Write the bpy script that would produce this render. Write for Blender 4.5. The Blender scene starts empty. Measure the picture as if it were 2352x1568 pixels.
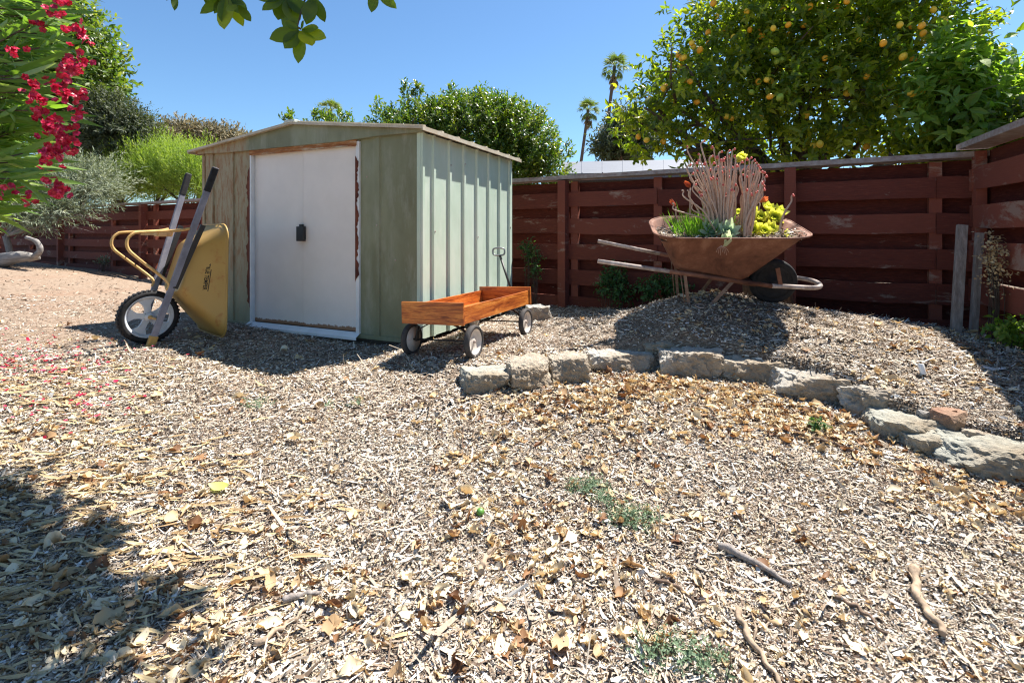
import bpy, math, numpy as np
from mathutils import Vector, Matrix, noise as mnoise

sc = bpy.context.scene
COL = sc.collection
RAD = math.radians
# ------------------------------------------------------------------ camera, sky, sun, exposure
F = 1150.0            # focal length in pixels of a 2352 px wide frame
CX, CY = 1176.0, 537.0
CAMZ = 0.83
cd = bpy.data.cameras.new('camera'); cam = bpy.data.objects.new('camera', cd); COL.objects.link(cam)
cam.location = (0, 0, CAMZ); cam.rotation_euler = (RAD(90), 0, 0)
cd.sensor_width = 36; cd.lens = 36 * F / 2352; cd.shift_y = -(784 - CY) / 2352
cd.clip_start = 0.05; cd.clip_end = 2000
sc.camera = cam
SUN_AZ, SUN_EL = 51.0, 60.5       # azimuth from +Y towards +X
w = bpy.data.worlds.new('World'); sc.world = w; w.use_nodes = True
wn = w.node_tree; bg = wn.nodes['Background']
sky = wn.nodes.new('ShaderNodeTexSky'); sky.sky_type = 'NISHITA'; sky.sun_disc = False
sky.sun_elevation = RAD(SUN_EL); sky.sun_rotation = RAD(SUN_AZ)
sky.air_density = 1.0; sky.dust_density = 0.3; sky.ozone_density = 3.6; sky.altitude = 0
wb_ = wn.nodes.new('ShaderNodeMix'); wb_.data_type = 'RGBA'; wb_.blend_type = 'MULTIPLY'; wb_.inputs[0].default_value = 1.0; wb_.inputs[7].default_value = (.80, 1.0, 1.10, 1)   # white balance of the sky light
wn.links.new(sky.outputs[0], wb_.inputs[6]); wn.links.new(wb_.outputs[2], bg.inputs[0]); bg.inputs[1].default_value = 0.066
sd = bpy.data.lights.new('sun', 'SUN'); sun = bpy.data.objects.new('sun', sd); COL.objects.link(sun)
sd.energy = 5.0; sd.angle = RAD(0.53); sd.color = (1.0, 0.95, 0.88)
sdir = Vector((math.sin(RAD(SUN_AZ)) * math.cos(RAD(SUN_EL)), math.cos(RAD(SUN_AZ)) * math.cos(RAD(SUN_EL)), math.sin(RAD(SUN_EL))))
sun.rotation_euler = sdir.to_track_quat('Z', 'Y').to_euler(); sun.location = (8, 8, 20)
sc.view_settings.view_transform = 'Standard'; sc.view_settings.look = 'None'
sc.view_settings.exposure = 1.32; sc.view_settings.gamma = 1.0
sc.cycles.use_denoising = True; sc.cycles.denoising_prefilter = 'ACCURATE'; sc.cycles.filter_width = 1.2
sc.cycles.max_bounces = 8; sc.cycles.transparent_max_bounces = 8
sc.cycles.sample_clamp_indirect = 6

# ------------------------------------------------------------------ helpers
def P(px, py, D):
    return Vector(((px - CX) / F * D, D, CAMZ - (py - CY) / F * D))

def tag(o, label=None, cat=None, group=None, kind=None):
    if label: o['label'] = label
    if cat: o['category'] = cat
    if group: o['group'] = group
    if kind: o['kind'] = kind
    return o

def empty(name, loc=(0, 0, 0), rz=0.0, label=None, cat=None, group=None):
    o = bpy.data.objects.new(name, None); COL.objects.link(o); o.location = loc; o.rotation_euler = (0, 0, rz)
    o.empty_display_size = 0.1
    return tag(o, label, cat, group)

class MB:
    """collects shapes, then links them as one mesh object"""
    def __init__(s): s.v = []; s.f = []; s.sm = []
    def add(s, vs, fs, smooth=False):
        b = len(s.v); s.v += [tuple(v) for v in vs]; s.f += [tuple(i + b for i in f) for f in fs]; s.sm += [smooth] * len(fs); return s
    def box(s, x0, x1, y0, y1, z0, z1, M=None):
        vs = [Vector((x, y, z)) for z in (z0, z1) for y in (y0, y1) for x in (x0, x1)]
        if M is not None: vs = [M @ v for v in vs]
        return s.add(vs, [(0, 2, 3, 1), (4, 5, 7, 6), (0, 1, 5, 4), (2, 6, 7, 3), (0, 4, 6, 2), (1, 3, 7, 5)])
    def obox(s, a, b, wdir, w, h, taper=1.0):
        """beam from a to b, width w along wdir, height h across"""
        a = Vector(a); b = Vector(b); d = (b - a).normalized(); wd = Vector(wdir); wd = (wd - d * wd.dot(d)).normalized(); hd = d.cross(wd)
        vs = []
        for p, k in ((a, 1), (b, taper)):
            for i, j in ((-1, -1), (1, -1), (1, 1), (-1, 1)): vs.append(p + wd * (i * w / 2 * k) + hd * (j * h / 2 * k))
        return s.add(vs, [(0, 1, 2, 3), (7, 6, 5, 4), (0, 4, 5, 1), (1, 5, 6, 2), (2, 6, 7, 3), (3, 7, 4, 0)])
    def tube(s, pts, rad, n=10, caps=True, smooth=True):
        pts = [Vector(p) for p in pts]; m = len(pts)
        if not hasattr(rad, '__len__'): rad = [rad] * m
        vs = []; up = None
        for i, p in enumerate(pts):
            d = (pts[min(i + 1, m - 1)] - pts[max(i - 1, 0)]).normalized()
            if up is None: up = Vector((0, 0, 1)) if abs(d.z) < .9 else Vector((1, 0, 0))
            a = d.cross(up).normalized(); up2 = a.cross(d).normalized(); up = up2
            for k in range(n):
                t = 2 * math.pi * k / n; vs.append(p + (a * math.cos(t) + up2 * math.sin(t)) * rad[i])
        fs = [(i * n + k, i * n + (k + 1) % n, (i + 1) * n + (k + 1) % n, (i + 1) * n + k) for i in range(m - 1) for k in range(n)]
        s.add(vs, fs, smooth)
        if caps:
            b = len(s.v) - m * n
            s.f.append(tuple(b + k for k in range(n - 1, -1, -1))); s.sm.append(False)
            s.f.append(tuple(b + (m - 1) * n + k for k in range(n))); s.sm.append(False)
        return s
    def lathe(s, prof, M=None, n=32, smooth=True):
        """prof: (r, z) closed or open list, spun round z"""
        vs = []
        for r, z in prof:
            for k in range(n):
                t = 2 * math.pi * k / n; v = Vector((r * math.cos(t), r * math.sin(t), z)); vs.append(M @ v if M is not None else v)
        fs = [(i * n + k, i * n + (k + 1) % n, (i + 1) * n + (k + 1) % n, (i + 1) * n + k) for i in range(len(prof) - 1) for k in range(n)]
        return s.add(vs, fs, smooth)
    def build(s, name, mat, parent=None, bevel=0, tint=None):
        me = bpy.data.meshes.new(name); me.from_pydata(s.v, [], s.f); me.polygons.foreach_set('use_smooth', s.sm)
        if tint is not None:
            at = me.attributes.new('tint', 'FLOAT', 'FACE'); at.data.foreach_set('value', tint)
        me.materials.append(mat); me.update()
        o = bpy.data.objects.new(name, me); COL.objects.link(o)
        if parent is not None: o.parent = parent
        if bevel:
            b = o.modifiers.new('bevel', 'BEVEL'); b.width = bevel; b.segments = 2; b.limit_method = 'ANGLE'; b.angle_limit = RAD(40)
        return o

def smooth_path(pts, n=8):
    """Catmull-Rom through the points"""
    pts = [Vector(p) for p in pts]; q = [pts[0] * 2 - pts[1]] + pts + [pts[-1] * 2 - pts[-2]]; out = []
    for i in range(1, len(q) - 2):
        for k in range(n):
            t = k / n; a, b, c, d = q[i - 1], q[i], q[i + 1], q[i + 2]
            out.append(0.5 * (2 * b + (c - a) * t + (2 * a - 5 * b + 4 * c - d) * t * t + (3 * b - a - 3 * c + d) * t ** 3))
    out.append(pts[-1]); return out

def npmesh(name, V, Fq, mat, tint=None, parent=None, smooth=False):
    me = bpy.data.meshes.new(name); V = np.ascontiguousarray(V, dtype=np.float32); Fq = np.ascontiguousarray(Fq, dtype=np.int32)
    me.vertices.add(len(V)); me.vertices.foreach_set('co', V.ravel())
    me.loops.add(Fq.size); me.loops.foreach_set('vertex_index', Fq.ravel())
    me.polygons.add(len(Fq)); me.polygons.foreach_set('loop_start', np.arange(0, Fq.size, 4, dtype=np.int32))
    me.polygons.foreach_set('use_smooth', np.full(len(Fq), smooth))
    if tint is not None:
        at = me.attributes.new('tint', 'FLOAT', 'FACE'); at.data.foreach_set('value', np.ascontiguousarray(tint, dtype=np.float32))
    me.update(calc_edges=True); me.materials.append(mat)
    o = bpy.data.objects.new(name, me); COL.objects.link(o)
    if parent is not None: o.parent = parent
    return o

def unit(a): return a / np.maximum(np.linalg.norm(a, axis=-1, keepdims=True), 1e-9)

def ribbons(C, T, N, L, W, prof, curl=0.0, fold=0.0, cross=2, centered=False, twist=0.0, tint=None):
    """a bent blade per row of C; returns vertices, quads, tint per face"""
    n = len(C); T = unit(T); N = unit(N - T * (N * T).sum(1, keepdims=True)); B = np.cross(N, T)
    L = np.broadcast_to(L, (n,)).astype(float); W = np.broadcast_to(W, (n,)).astype(float)
    curl = np.broadcast_to(curl, (n,)) + 1e-4; fold = np.broadcast_to(fold, (n,)); twist = np.broadcast_to(twist, (n,))
    s = len(prof); rows = []
    for i, wv in enumerate(prof):
        t = i / (s - 1); tt = t - .5 if centered else t
        x = L * np.sin(curl * tt) / curl; z = L * (1 - np.cos(curl * tt)) / curl
        ctr = C + T * x[:, None] + N * z[:, None]; hw = (W * wv / 2)[:, None]
        ang = twist * (t - .5); Bt = B * np.cos(ang)[:, None] + N * np.sin(ang)[:, None]
        off = Bt * np.cos(fold)[:, None]; lift = N * np.sin(fold)[:, None]
        if cross == 2: rows.append([ctr - off * hw, ctr + off * hw])
        else: rows.append([ctr - off * hw + lift * hw, ctr, ctr + off * hw + lift * hw])
    V = np.stack([np.stack(r, 1) for r in rows], 1).reshape(-1, 3)
    q = np.array([[i * cross + k, i * cross + k + 1, (i + 1) * cross + k + 1, (i + 1) * cross + k] for i in range(s - 1) for k in range(cross - 1)])
    Fq = (q[None] + (np.arange(n) * s * cross)[:, None, None]).reshape(-1, 4)
    tn = None if tint is None else np.repeat(tint, len(q))
    return V, Fq, tn

def join(parts):
    V = []; Fq = []; t = []; b = 0
    for v, f, tn in parts:
        V.append(v); Fq.append(f + b); t.append(tn); b += len(v)
    return np.concatenate(V), np.concatenate(Fq), np.concatenate(t)

def rdir(rng, n):
    return unit(rng.normal(size=(n, 3)))

# ------------------------------------------------------------------ materials
class NT:
    def __init__(s, name):
        s.m = bpy.data.materials.new(name); s.m.use_nodes = True; s.t = s.m.node_tree; s.b = s.t.nodes['Principled BSDF']; s.out = s.t.nodes['Material Output']
    def n(s, ty, **kw):
        x = s.t.nodes.new(ty)
        for k, v in kw.items(): setattr(x, k, v)
        return x
    def l(s, a, b): s.t.links.new(a, b)
    def vec(s, kind='Object', scale=(1, 1, 1)):
        tc = s.n('ShaderNodeTexCoord'); mp = s.n('ShaderNodeMapping'); mp.inputs['Scale'].default_value = scale; s.l(tc.outputs[kind], mp.inputs[0]); return mp.outputs[0]
    def noise(s, scale=5, detail=6, rough=.6, vec=None, dist=0.0):
        x = s.n('ShaderNodeTexNoise'); x.inputs['Scale'].default_value = scale; x.inputs['Detail'].default_value = detail; x.inputs['Roughness'].default_value = rough; x.inputs['Distortion'].default_value = dist
        if vec is not None: s.l(vec, x.inputs['Vector'])
        return x.outputs['Fac']
    def ramp(s, fac, stops, const=False):
        x = s.n('ShaderNodeValToRGB'); cr = x.color_ramp
        if const: cr.interpolation = 'CONSTANT'
        while len(cr.elements) < len(stops): cr.elements.new(0.5)
        for e, (p, c) in zip(cr.elements, stops):
            e.position = p; e.color = (c, c, c, 1) if not hasattr(c, '__len__') else (*c, 1)
        s.l(fac, x.inputs[0]); return x.outputs[0]
    def mix(s, fac, a, b, mode='MIX'):
        x = s.n('ShaderNodeMix', data_type='RGBA', blend_type=mode)
        for v, i in ((fac, 0), (a, 6), (b, 7)):
            if hasattr(v, 'is_linked') or hasattr(v, 'links'): s.l(v, x.inputs[i])
            elif hasattr(v, '__len__'): x.inputs[i].default_value = (*v, 1)
            else: x.inputs[i].default_value = v if i == 0 else (v, v, v, 1)
        return x.outputs[2]
    def math(s, op, a, b=None):
        x = s.n('ShaderNodeMath', operation=op)
        for v, i in ((a, 0), (b, 1)):
            if v is None: continue
            if hasattr(v, 'links'): s.l(v, x.inputs[i])
            else: x.inputs[i].default_value = v
        return x.outputs[0]
    def sep(s, vec):
        x = s.n('ShaderNodeSeparateXYZ'); s.l(vec, x.inputs[0]); return x.outputs
    def bump(s, h, strength=.5, dist=.01):
        x = s.n('ShaderNodeBump'); x.inputs['Strength'].default_value = strength; x.inputs['Distance'].default_value = dist; s.l(h, x.inputs['Height']); s.l(x.outputs[0], s.b.inputs['Normal'])
    def col(s, c):
        if hasattr(c, 'links'): s.l(c, s.b.inputs['Base Color'])
        else: s.b.inputs['Base Color'].default_value = (*c, 1)
        return s
    def set(s, rough=.6, metal=0.0, spec=.5):
        s.b.inputs['Roughness'].default_value = rough; s.b.inputs['Metallic'].default_value = metal; s.b.inputs['Specular IOR Level'].default_value = spec; return s

def plain(name, c, rough=.6, metal=0, spec=.5, var=.25, scale=20, bump=.0):
    x = NT(name); v = x.vec(); n = x.noise(scale, 5, .6, v)
    c = np.array(c); x.col(x.ramp(n, [(.3, tuple(c * (1 - var))), (.7, tuple(np.minimum(c * (1 + var), 1)))])).set(rough, metal, spec)
    if bump: x.bump(n, bump, .01)
    return x.m

def leafmat(name, stops, trans=.35, rough=.45, spec=.4, tcol=None):
    x = NT(name); a = x.n('ShaderNodeAttribute', attribute_name='tint'); c = x.ramp(a.outputs['Fac'], stops)
    x.col(c).set(rough, 0, spec)
    if trans > 0:
        tr = x.n('ShaderNodeBsdfTranslucent'); x.l(x.mix(1.0, c, tcol or (1.9, 2.0, .55), 'MULTIPLY'), tr.inputs[0])
        ms = x.n('ShaderNodeMixShader'); ms.inputs[0].default_value = trans; x.l(x.b.outputs[0], ms.inputs[1]); x.l(tr.outputs[0], ms.inputs[2]); x.l(ms.outputs[0], x.out.inputs[0])
    return x.m

# litter (chips / dry leaves) materials
def m_chips(name='chips', stops=None):
    x = NT(name); a = x.n('ShaderNodeAttribute', attribute_name='tint'); g = x.n('ShaderNodeNewGeometry')
    c = x.ramp(a.outputs['Fac'], stops)
    big = x.noise(1.3, 3, .6, g.outputs['Position']); c = x.mix(x.ramp(big, [(.35, 0.0), (.7, .25)]), c, (.34, .24, .18), 'MIX')
    fine = x.noise(120, 2, .5, g.outputs['Position']); c = x.mix(.5, c, x.ramp(fine, [(.3, .62), (.7, 1.25)]), 'MULTIPLY')
    x.col(c).set(.85, 0, .2); return x.m
M_CHIP = m_chips('mulch', [(0, (.03, .019, .013)), (.15, (.10, .062, .042)), (.30, (.22, .165, .115)), (.50, (.38, .31, .235)), (.73, (.54, .465, .36)), (.91, (.67, .62, .54)), (1, (.80, .79, .76))])
M_DRY = leafmat('dry_leaf', [(0, (.13, .06, .03)), (.15, (.30, .16, .075)), (.30, (.47, .33, .18)), (.60, (.62, .50, .31)), (1, (.76, .69, .52))], .18, .6, .25, (1.3, 1.0, .6))
M_PETAL = leafmat('petal', [(0, (.45, .01, .03)), (1, (.75, .06, .16))], .25, .5, .3, (1.5, .8, .8))
M_STRAW = leafmat('straw', [(0, (.30, .19, .09)), (1, (.68, .54, .30))], .1, .6, .3, (1, .9, .6))

def m_ground():
    x = NT('ground_soil'); g = x.n('ShaderNodeNewGeometry'); p = g.outputs['Position']
    n1 = x.noise(1.1, 6, .65, p); n2 = x.noise(22, 8, .75, p); n3 = x.noise(75, 6, .8, p)
    soil = x.ramp(n3, [(.25, (.03, .02, .014)), (.42, (.12, .085, .06)), (.58, (.27, .21, .155)), (.75, (.48, .42, .34))])
    sand = x.ramp(n2, [(.3, (.15, .10, .065)), (.5, (.27, .20, .145)), (.7, (.38, .30, .23))])
    red = x.mix(x.ramp(n1, [(.5, 0.0), (.66, .55)]), sand, (.27, .165, .11))
    sp = x.sep(p)
    far = x.ramp(x.math('MULTIPLY_ADD', sp[0], -.12), [(.30, 0.0), (.55, 1.0)])
    x.col(x.mix(far, soil, red)); x.set(.95, 0, .1); x.bump(x.mix(.5, n2, n3), .9, .02); return x.m
M_GROUND = m_ground()

def m_fence():
    x = NT('fence_stain'); v = x.vec('Object', (1, 1, 1)); g = x.n('ShaderNodeNewGeometry'); p = g.outputs['Position']
    a = x.n('ShaderNodeAttribute', attribute_name='tint')
    mp = x.n('ShaderNodeMapping'); mp.inputs['Scale'].default_value = (3, 3, 28); x.l(p, mp.inputs[0])
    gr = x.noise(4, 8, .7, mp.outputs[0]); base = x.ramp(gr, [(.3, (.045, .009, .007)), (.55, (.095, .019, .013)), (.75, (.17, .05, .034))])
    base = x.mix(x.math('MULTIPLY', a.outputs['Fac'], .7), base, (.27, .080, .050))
    mp2 = x.n('ShaderNodeMapping'); mp2.inputs['Scale'].default_value = (1.2, 1.2, 3.2); x.l(p, mp2.inputs[0])
    pe = x.noise(1.9, 9, .72, mp2.outputs[0], .4)
    peel = x.ramp(x.math('ADD', pe, x.math('MULTIPLY', a.outputs['Fac'], .06)), [(.615, 0.0), (.70, .7)])
    x.col(x.mix(peel, base, (.36, .27, .21))); x.set(.8, 0, .25); x.bump(gr, .5, .006); return x.m
M_FENCE = m_fence()
def m_cap():
    x = NT('weathered_cap'); g = x.n('ShaderNodeNewGeometry'); mp = x.n('ShaderNodeMapping'); mp.inputs['Scale'].default_value = (2, 5, 5); x.l(g.outputs['Position'], mp.inputs[0])
    n = x.noise(5, 8, .7, mp.outputs[0]); x.col(x.ramp(n, [(.3, (.22, .15, .13)), (.55, (.34, .29, .27)), (.75, (.50, .45, .42))])).set(.8, 0, .2); x.bump(n, .5, .006); return x.m
M_CAP = m_cap()
M_GREYWOOD = (lambda x: (x.col(x.ramp(x.noise(6, 8, .7, x.vec('Object', (8, 8, 1))), [(.3, (.16, .13, .11)), (.6, (.33, .29, .26)), (.8, (.5, .46, .42))])).set(.85, 0, .2), x.bump(x.noise(14, 8, .7, x.vec('Object', (8, 8, 1))), .6, .01), x.m)[2])(NT('grey_wood'))

def m_shed(name, rust, side=False):
    x = NT(name); v = x.vec(); s = x.sep(v)
    n1 = x.noise(2.2, 6, .6, x.vec('Object', (1, 1, .45))); n2 = x.noise(9, 7, .7, x.vec('Object', (1, 1, .25)))
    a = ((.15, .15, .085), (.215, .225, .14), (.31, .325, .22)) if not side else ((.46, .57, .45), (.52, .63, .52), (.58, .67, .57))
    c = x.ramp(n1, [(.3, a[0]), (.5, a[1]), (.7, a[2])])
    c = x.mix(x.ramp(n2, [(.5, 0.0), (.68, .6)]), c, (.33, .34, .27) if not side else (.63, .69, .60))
    if rust:
        lf = x.ramp(s[0], [(.60, 1.0), (.72, .0)])            # only the left panel has gone tan and rusty
        up = x.ramp(x.math('ADD', s[2], x.math('MULTIPLY', n1, .6)), [(.55, .25), (1.0, 1.0)])
        tan = x.mix(x.math('MULTIPLY', lf, up), c, (.33, .28, .17))
        r = x.noise(26, 8, .75, x.vec('Object', (1, 1, .22)), .3); rm = x.ramp(r, [(.45, 0.0), (.60, .9)])
        c = x.mix(x.math('MULTIPLY', x.math('MULTIPLY', rm, lf), up), tan, (.26, .12, .04))
        sp = x.noise(90, 3, .5, v); c = x.mix(x.ramp(sp, [(.70, 0.0), (.74, .7)]), c, (.20, .15, .09))
    x.col(c).set(.5, 0, .35); x.bump(x.noise(3, 3, .5, v), .25, .02); return x.m
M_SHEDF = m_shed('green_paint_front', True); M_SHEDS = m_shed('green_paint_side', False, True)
def m_door():
    x = NT('door_paint'); v = x.vec(); s = x.sep(v); n = x.noise(3, 6, .6, v); c = x.ramp(n, [(.3, (.76, .70, .66)), (.7, (.84, .78, .74))])
    n2 = x.noise(30, 7, .75, x.vec('Object', (1, 1, .5)))
    low = x.ramp(x.math('ADD', s[2], x.math('MULTIPLY', n2, -.075)), [(.0, .9), (.008, .0)])
    c = x.mix(low, c, (.27, .11, .035))
    # faint rust run under the latch
    dx = x.math('ABSOLUTE', x.math('SUBTRACT', s[0], 1.325)); dz = x.math('ABSOLUTE', x.math('SUBTRACT', s[2], .82))
    st = x.math('MULTIPLY', x.ramp(dx, [(.0, .45), (.09, .0)]), x.ramp(x.math('ADD', dz, x.math('MULTIPLY', n2, .1)), [(.08, 1.0), (.22, 0.0)]))
    c = x.mix(st, c, (.45, .27, .18)); x.col(c).set(.45, 0, .4); x.bump(x.noise(2, 2, .5, v), .2, .02); return x.m
M_DOOR = m_door()
def m_rust(name, c1=(.09, .028, .012), c2=(.30, .12, .045), c3=(.5, .3, .17), scale=9, cover=1.0, under=None, sc3=(1, 1, 1), lo=.35, hi=.5):
    x = NT(name); v = x.vec('Object', sc3); n = x.noise(scale, 9, .7, v, .3); c = x.ramp(n, [(.3, c1), (.52, c2), (.72, c3)])
    if under is not None:
        k = x.noise(scale * .6, 7, .7, x.vec('Object', sc3)); c = x.mix(x.ramp(k, [(lo, 0.0), (hi, 1.0)]), under, c)
    x.col(c).set(.75, 0, .3); x.bump(n, .4, .006); return x.m
M_TRAY = m_rust('rusty_steel', (.07, .028, .02), (.19, .082, .05), (.34, .19, .13), 5)
M_RUSTBAR = m_rust('rust_bar', (.06, .015, .01), (.15, .04, .02), (.22, .06, .03), 8)
M_TRACK = m_rust('rusty_track', (.16, .05, .02), (.36, .15, .05), (.5, .33, .2), 10, under=(.48, .45, .36), sc3=(.5, 1, 3), lo=.40, hi=.52)
M_TUBE = m_rust('old_tube', (.2, .14, .11), (.42, .34, .30), (.62, .56, .52), 14)
M_TRIM = plain('trim', (.56, .60, .55), .5, 0, .4, .15, 8)
M_SILL = plain('white_metal', (.74, .75, .77), .4, 0, .5, .1, 8)
M_ROOF = (lambda x: (x.col(x.ramp(x.noise(7, 8, .7, x.vec()), [(.3, (.40, .33, .23)), (.6, (.56, .50, .40)), (.8, (.66, .61, .52))])).set(.6, 0, .3), x.m)[1])(NT('roof_metal'))
M_BLACK = plain('black_iron', (.02, .018, .018), .5, 0, .5, .2, 30)
M_RUBBER = plain('rubber', (.022, .021, .022), .8, 0, .3, .35, 25, .2)
M_TYRE = plain('grey_rubber', (.055, .05, .048), .8, 0, .3, .3, 30, .2)
M_YEL = (lambda x: (x.col(x.mix(x.ramp(x.noise(7, 8, .75, x.vec('Object', (1, 1, 1)), .3), [(.58, 0.0), (.66, .8)]), x.ramp(x.noise(2, 3, .5, x.vec()), [(.3, (.40, .24, .06)), (.7, (.49, .31, .09))]), (.38, .16, .04))).set(.45, 0, .5), x.bump(x.noise(3, 3, .5, x.vec()), .3, .01), x.m)[2])(NT('yellow_paint'))
M_YELT = m_rust('yellow_tube', (.40, .20, .06), (.60, .38, .15), (.70, .52, .27), 9)
M_STEEL = m_rust('blue_grey_steel', (.13, .13, .16), (.22, .22, .27), (.32, .31, .35), 5)
M_RIM = plain('white_rim', (.58, .60, .64), .4, 0, .5, .15, 9)
M_CRIM = plain('cream_rim', (.62, .55, .48), .35, 0, .5, .12, 12)
def m_wood(sc1=(1, 9, 9), sc2=(1, 14, 14)):
    x = NT('varnished_wood'); v = x.vec('Object', sc1); n = x.noise(3.2, 8, .65, v, .8); f = x.noise(30, 6, .7, x.vec('Object', sc2))
    c = x.ramp(n, [(.34, (.14, .025, .006)), (.45, (.36, .085, .016)), (.56, (.56, .17, .03)), (.72, (.70, .29, .07))])
    c = x.mix(.75, c, x.ramp(f, [(.35, .45), (.6, 1.2)]), 'MULTIPLY'); x.col(c).set(.32, 0, .5); x.bump(f, .25, .003); return x.m
M_WOOD = m_wood(); M_WOODE = m_wood((9, 1, 9), (14, 1, 14))
def m_stone(name, tops, dark):
    x = NT(name); v = x.vec(); n = x.noise(9, 10, .75, v); n2 = x.noise(40, 8, .8, v); big = x.noise(3, 3, .5, v)
    c = x.ramp(n, [(.28, dark), (.48, tuple(np.array(tops) * .8)), (.62, tops), (.8, tuple(np.minimum(np.array(tops) * 1.25, 1)))])
    c = x.mix(x.ramp(big, [(.40, 0.0), (.60, .75)]), c, (.34, .26, .175)); c = x.mix(.6, c, x.ramp(n2, [(.3, .55), (.7, 1.2)]), 'MULTIPLY')
    x.col(c).set(.95, 0, .1); x.bump(x.mix(.5, n, n2), 1.0, .03); return x.m
M_ST = [m_stone('stone_grey', (.64, .59, .51), (.30, .25, .19)), m_stone('stone_buff', (.62, .54, .43), (.30, .23, .16)), m_stone('stone_green', (.54, .53, .45), (.27, .25, .20))]
M_STRED = m_stone('stone_red', (.50, .31, .22), (.34, .18, .12))
M_STW = m_stone('stone_white', (.62, .60, .57), (.35, .32, .29))
M_BARK = (lambda x: (x.col(x.ramp(x.noise(8, 8, .7, x.vec('Object', (5, 5, 1))), [(.3, (.06, .045, .035)), (.6, (.16, .12, .09)), (.8, (.28, .22, .17))])).set(.9, 0, .1), x.bump(x.noise(8, 8, .7, x.vec('Object', (5, 5, 1))), .8, .02), x.m)[2])(NT('bark'))

# ------------------------------------------------------------------ the lie of the land
class RBF:
    def __init__(s, pts, c=.2):
        p = np.array(pts, float); s.p = p[:, :2]; s.c = c; d = np.linalg.norm(s.p[:, None] - s.p[None], axis=2)
        s.mean = 0; s.w = np.linalg.solve(np.sqrt(d * d + c * c) + np.eye(len(p)) * 1e-3, p[:, 2])
    def __call__(s, x, y):
        x = np.asarray(x, float); y = np.asarray(y, float); sh = x.shape; q = np.stack([x.ravel(), y.ravel()], 1); out = np.empty(len(q))
        for i in range(0, len(q), 60000):
            d = np.linalg.norm(q[i:i + 60000, None] - s.p[None], axis=2); out[i:i + 60000] = np.sqrt(d * d + s.c ** 2) @ s.w
        return out.reshape(sh)
LOW = RBF([(-3, .3, -.46), (0, .3, -.47), (3, .3, -.47), (-1.5, 1.2, -.37), (0, 1.2, -.39), (1.5, 1.2, -.39), (3, 1.2, -.38), (-2.5, 2.2, -.18), (-1, 2.2, -.23),
           (.5, 2.2, -.24), (1.86, 2.3, -.205), (2.1, 2.0, -.25), (-.17, 2.9, -.11), (.68, 3.15, -.07), (1.15, 3.05, -.08), (1.67, 2.75, -.135), (1.95, 2.5, -.175), (-3, 3, -.05), (-1.5, 3, -.10),
           (-2.7, 3.75, 0.0), (-2.9, 3.9, 0), (-2.2, 4.5, -.04), (-1.3, 4.05, -.085), (-.8, 3.75, -.085), (-.6, 3.3, -.04), (-.3, 3.3, -.01), (-.68, 3.55, -.03), (.2, 4.2, -.0), (-.1, 4.4, 0),
           (.62, 5.85, -.02), (-4.5, 4, .02), (-6, 5, .08), (-9, 9, .28), (-11, 12, .04), (-7.7, 10.5, -.13), (-5.5, 8.5, -.08), (-4, 7, -.05), (-13, 12, .1), (-9, 6, .3), (-4, 2, -.12),
           (-2, 7, -.03), (3.7, 4.1, .03), (3.2, 2.5, -.12), (6, 2, -.2), (6, 6, 0), (2, 7, -.02), (-6, 1, -.25), (4, .5, -.45)])
UP = RBF([(-1.2, 3.5, -.06), (-.3, 3.3, -.01), (.2, 4.2, 0.0), (.62, 5.85, -.02), (.2, 3.4, -.0), (.05, 3.1, -.02), (.65, 3.4, .07), (1.1, 3.3, .10), (1.5, 3.28, .12), (1.22, 3.56, .275), (1.5, 3.6, .30), (1.8, 3.6, .27), (1.75, 4.0, .345), (.9, 3.6, .16), (.85, 3.9, .17),
          (1.3, 4.2, .28), (.9, 4.2, .15), (.75, 4.9, .03), (2.1, 3.9, .28), (2.62, 4.6, .12), (2.6, 3.7, .2), (3.2, 3.6, .116), (3.17, 3.1, .067), (3.7, 4.1, .04), (2.0, 2.75, .0), (2.3, 2.25, -.09),
          (1.7, 2.95, .06), (2.4, 3.0, .09), (2.8, 2.6, .01), (3.2, 1.8, -.16), (1.0, 4.7, .06), (1.9, 5.0, .1), (4.5, 3.5, 0), (4, 1, -.3)])
ARC = np.array([(-3, 4.4), (-1.2, 3.6), (-.5, 3.1), (-.17, 2.97), (.05, 2.99), (.3, 3.08), (.68, 3.24), (1.11, 3.14), (1.4, 3.04), (1.67, 2.84), (1.93, 2.62), (1.99, 2.42), (2.12, 2.2), (2.5, 1.95), (3.2, 1.6), (5, 1)])
XS0, XS1, YS1 = -13.5, 6, 12.5
def G(x, y, fine=True):
    x = np.asarray(x, float); y = np.asarray(y, float)
    lo = LOW(np.clip(x, XS0, XS1), np.clip(y, .2, YS1)); 
    lo = np.where(y > 12.5, 0.1, lo) if False else lo
    ya = np.interp(x, ARC[:, 0], ARC[:, 1]) + .15; sdv = (y - ya) * .85; s = np.clip((sdv + .03) / .13, 0, 1); s = s * s * (3 - 2 * s)
    fx = np.clip((x + 1.4) / .8, 0, 1) * np.clip((5.9 - y) / .8, 0, 1) * np.clip((5 - x) / 1, 0, 1); s = s * fx
    up = UP(np.clip(x, -1.3, 4.6), np.clip(y, .9, 6)); z = lo * (1 - s) + up * s
    if fine:
        z = z + .006 * np.sin(x * 7.1 + 2 * np.sin(y * 3.3)) * np.sin(y * 8.3 + 1.7 * np.sin(x * 4.1)) + .004 * np.sin(x * 19 + y * 5) * np.sin(y * 17 - x * 7)
    return z
def Gz(x, y): return float(G(np.array([x]), np.array([y]))[0])
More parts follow.
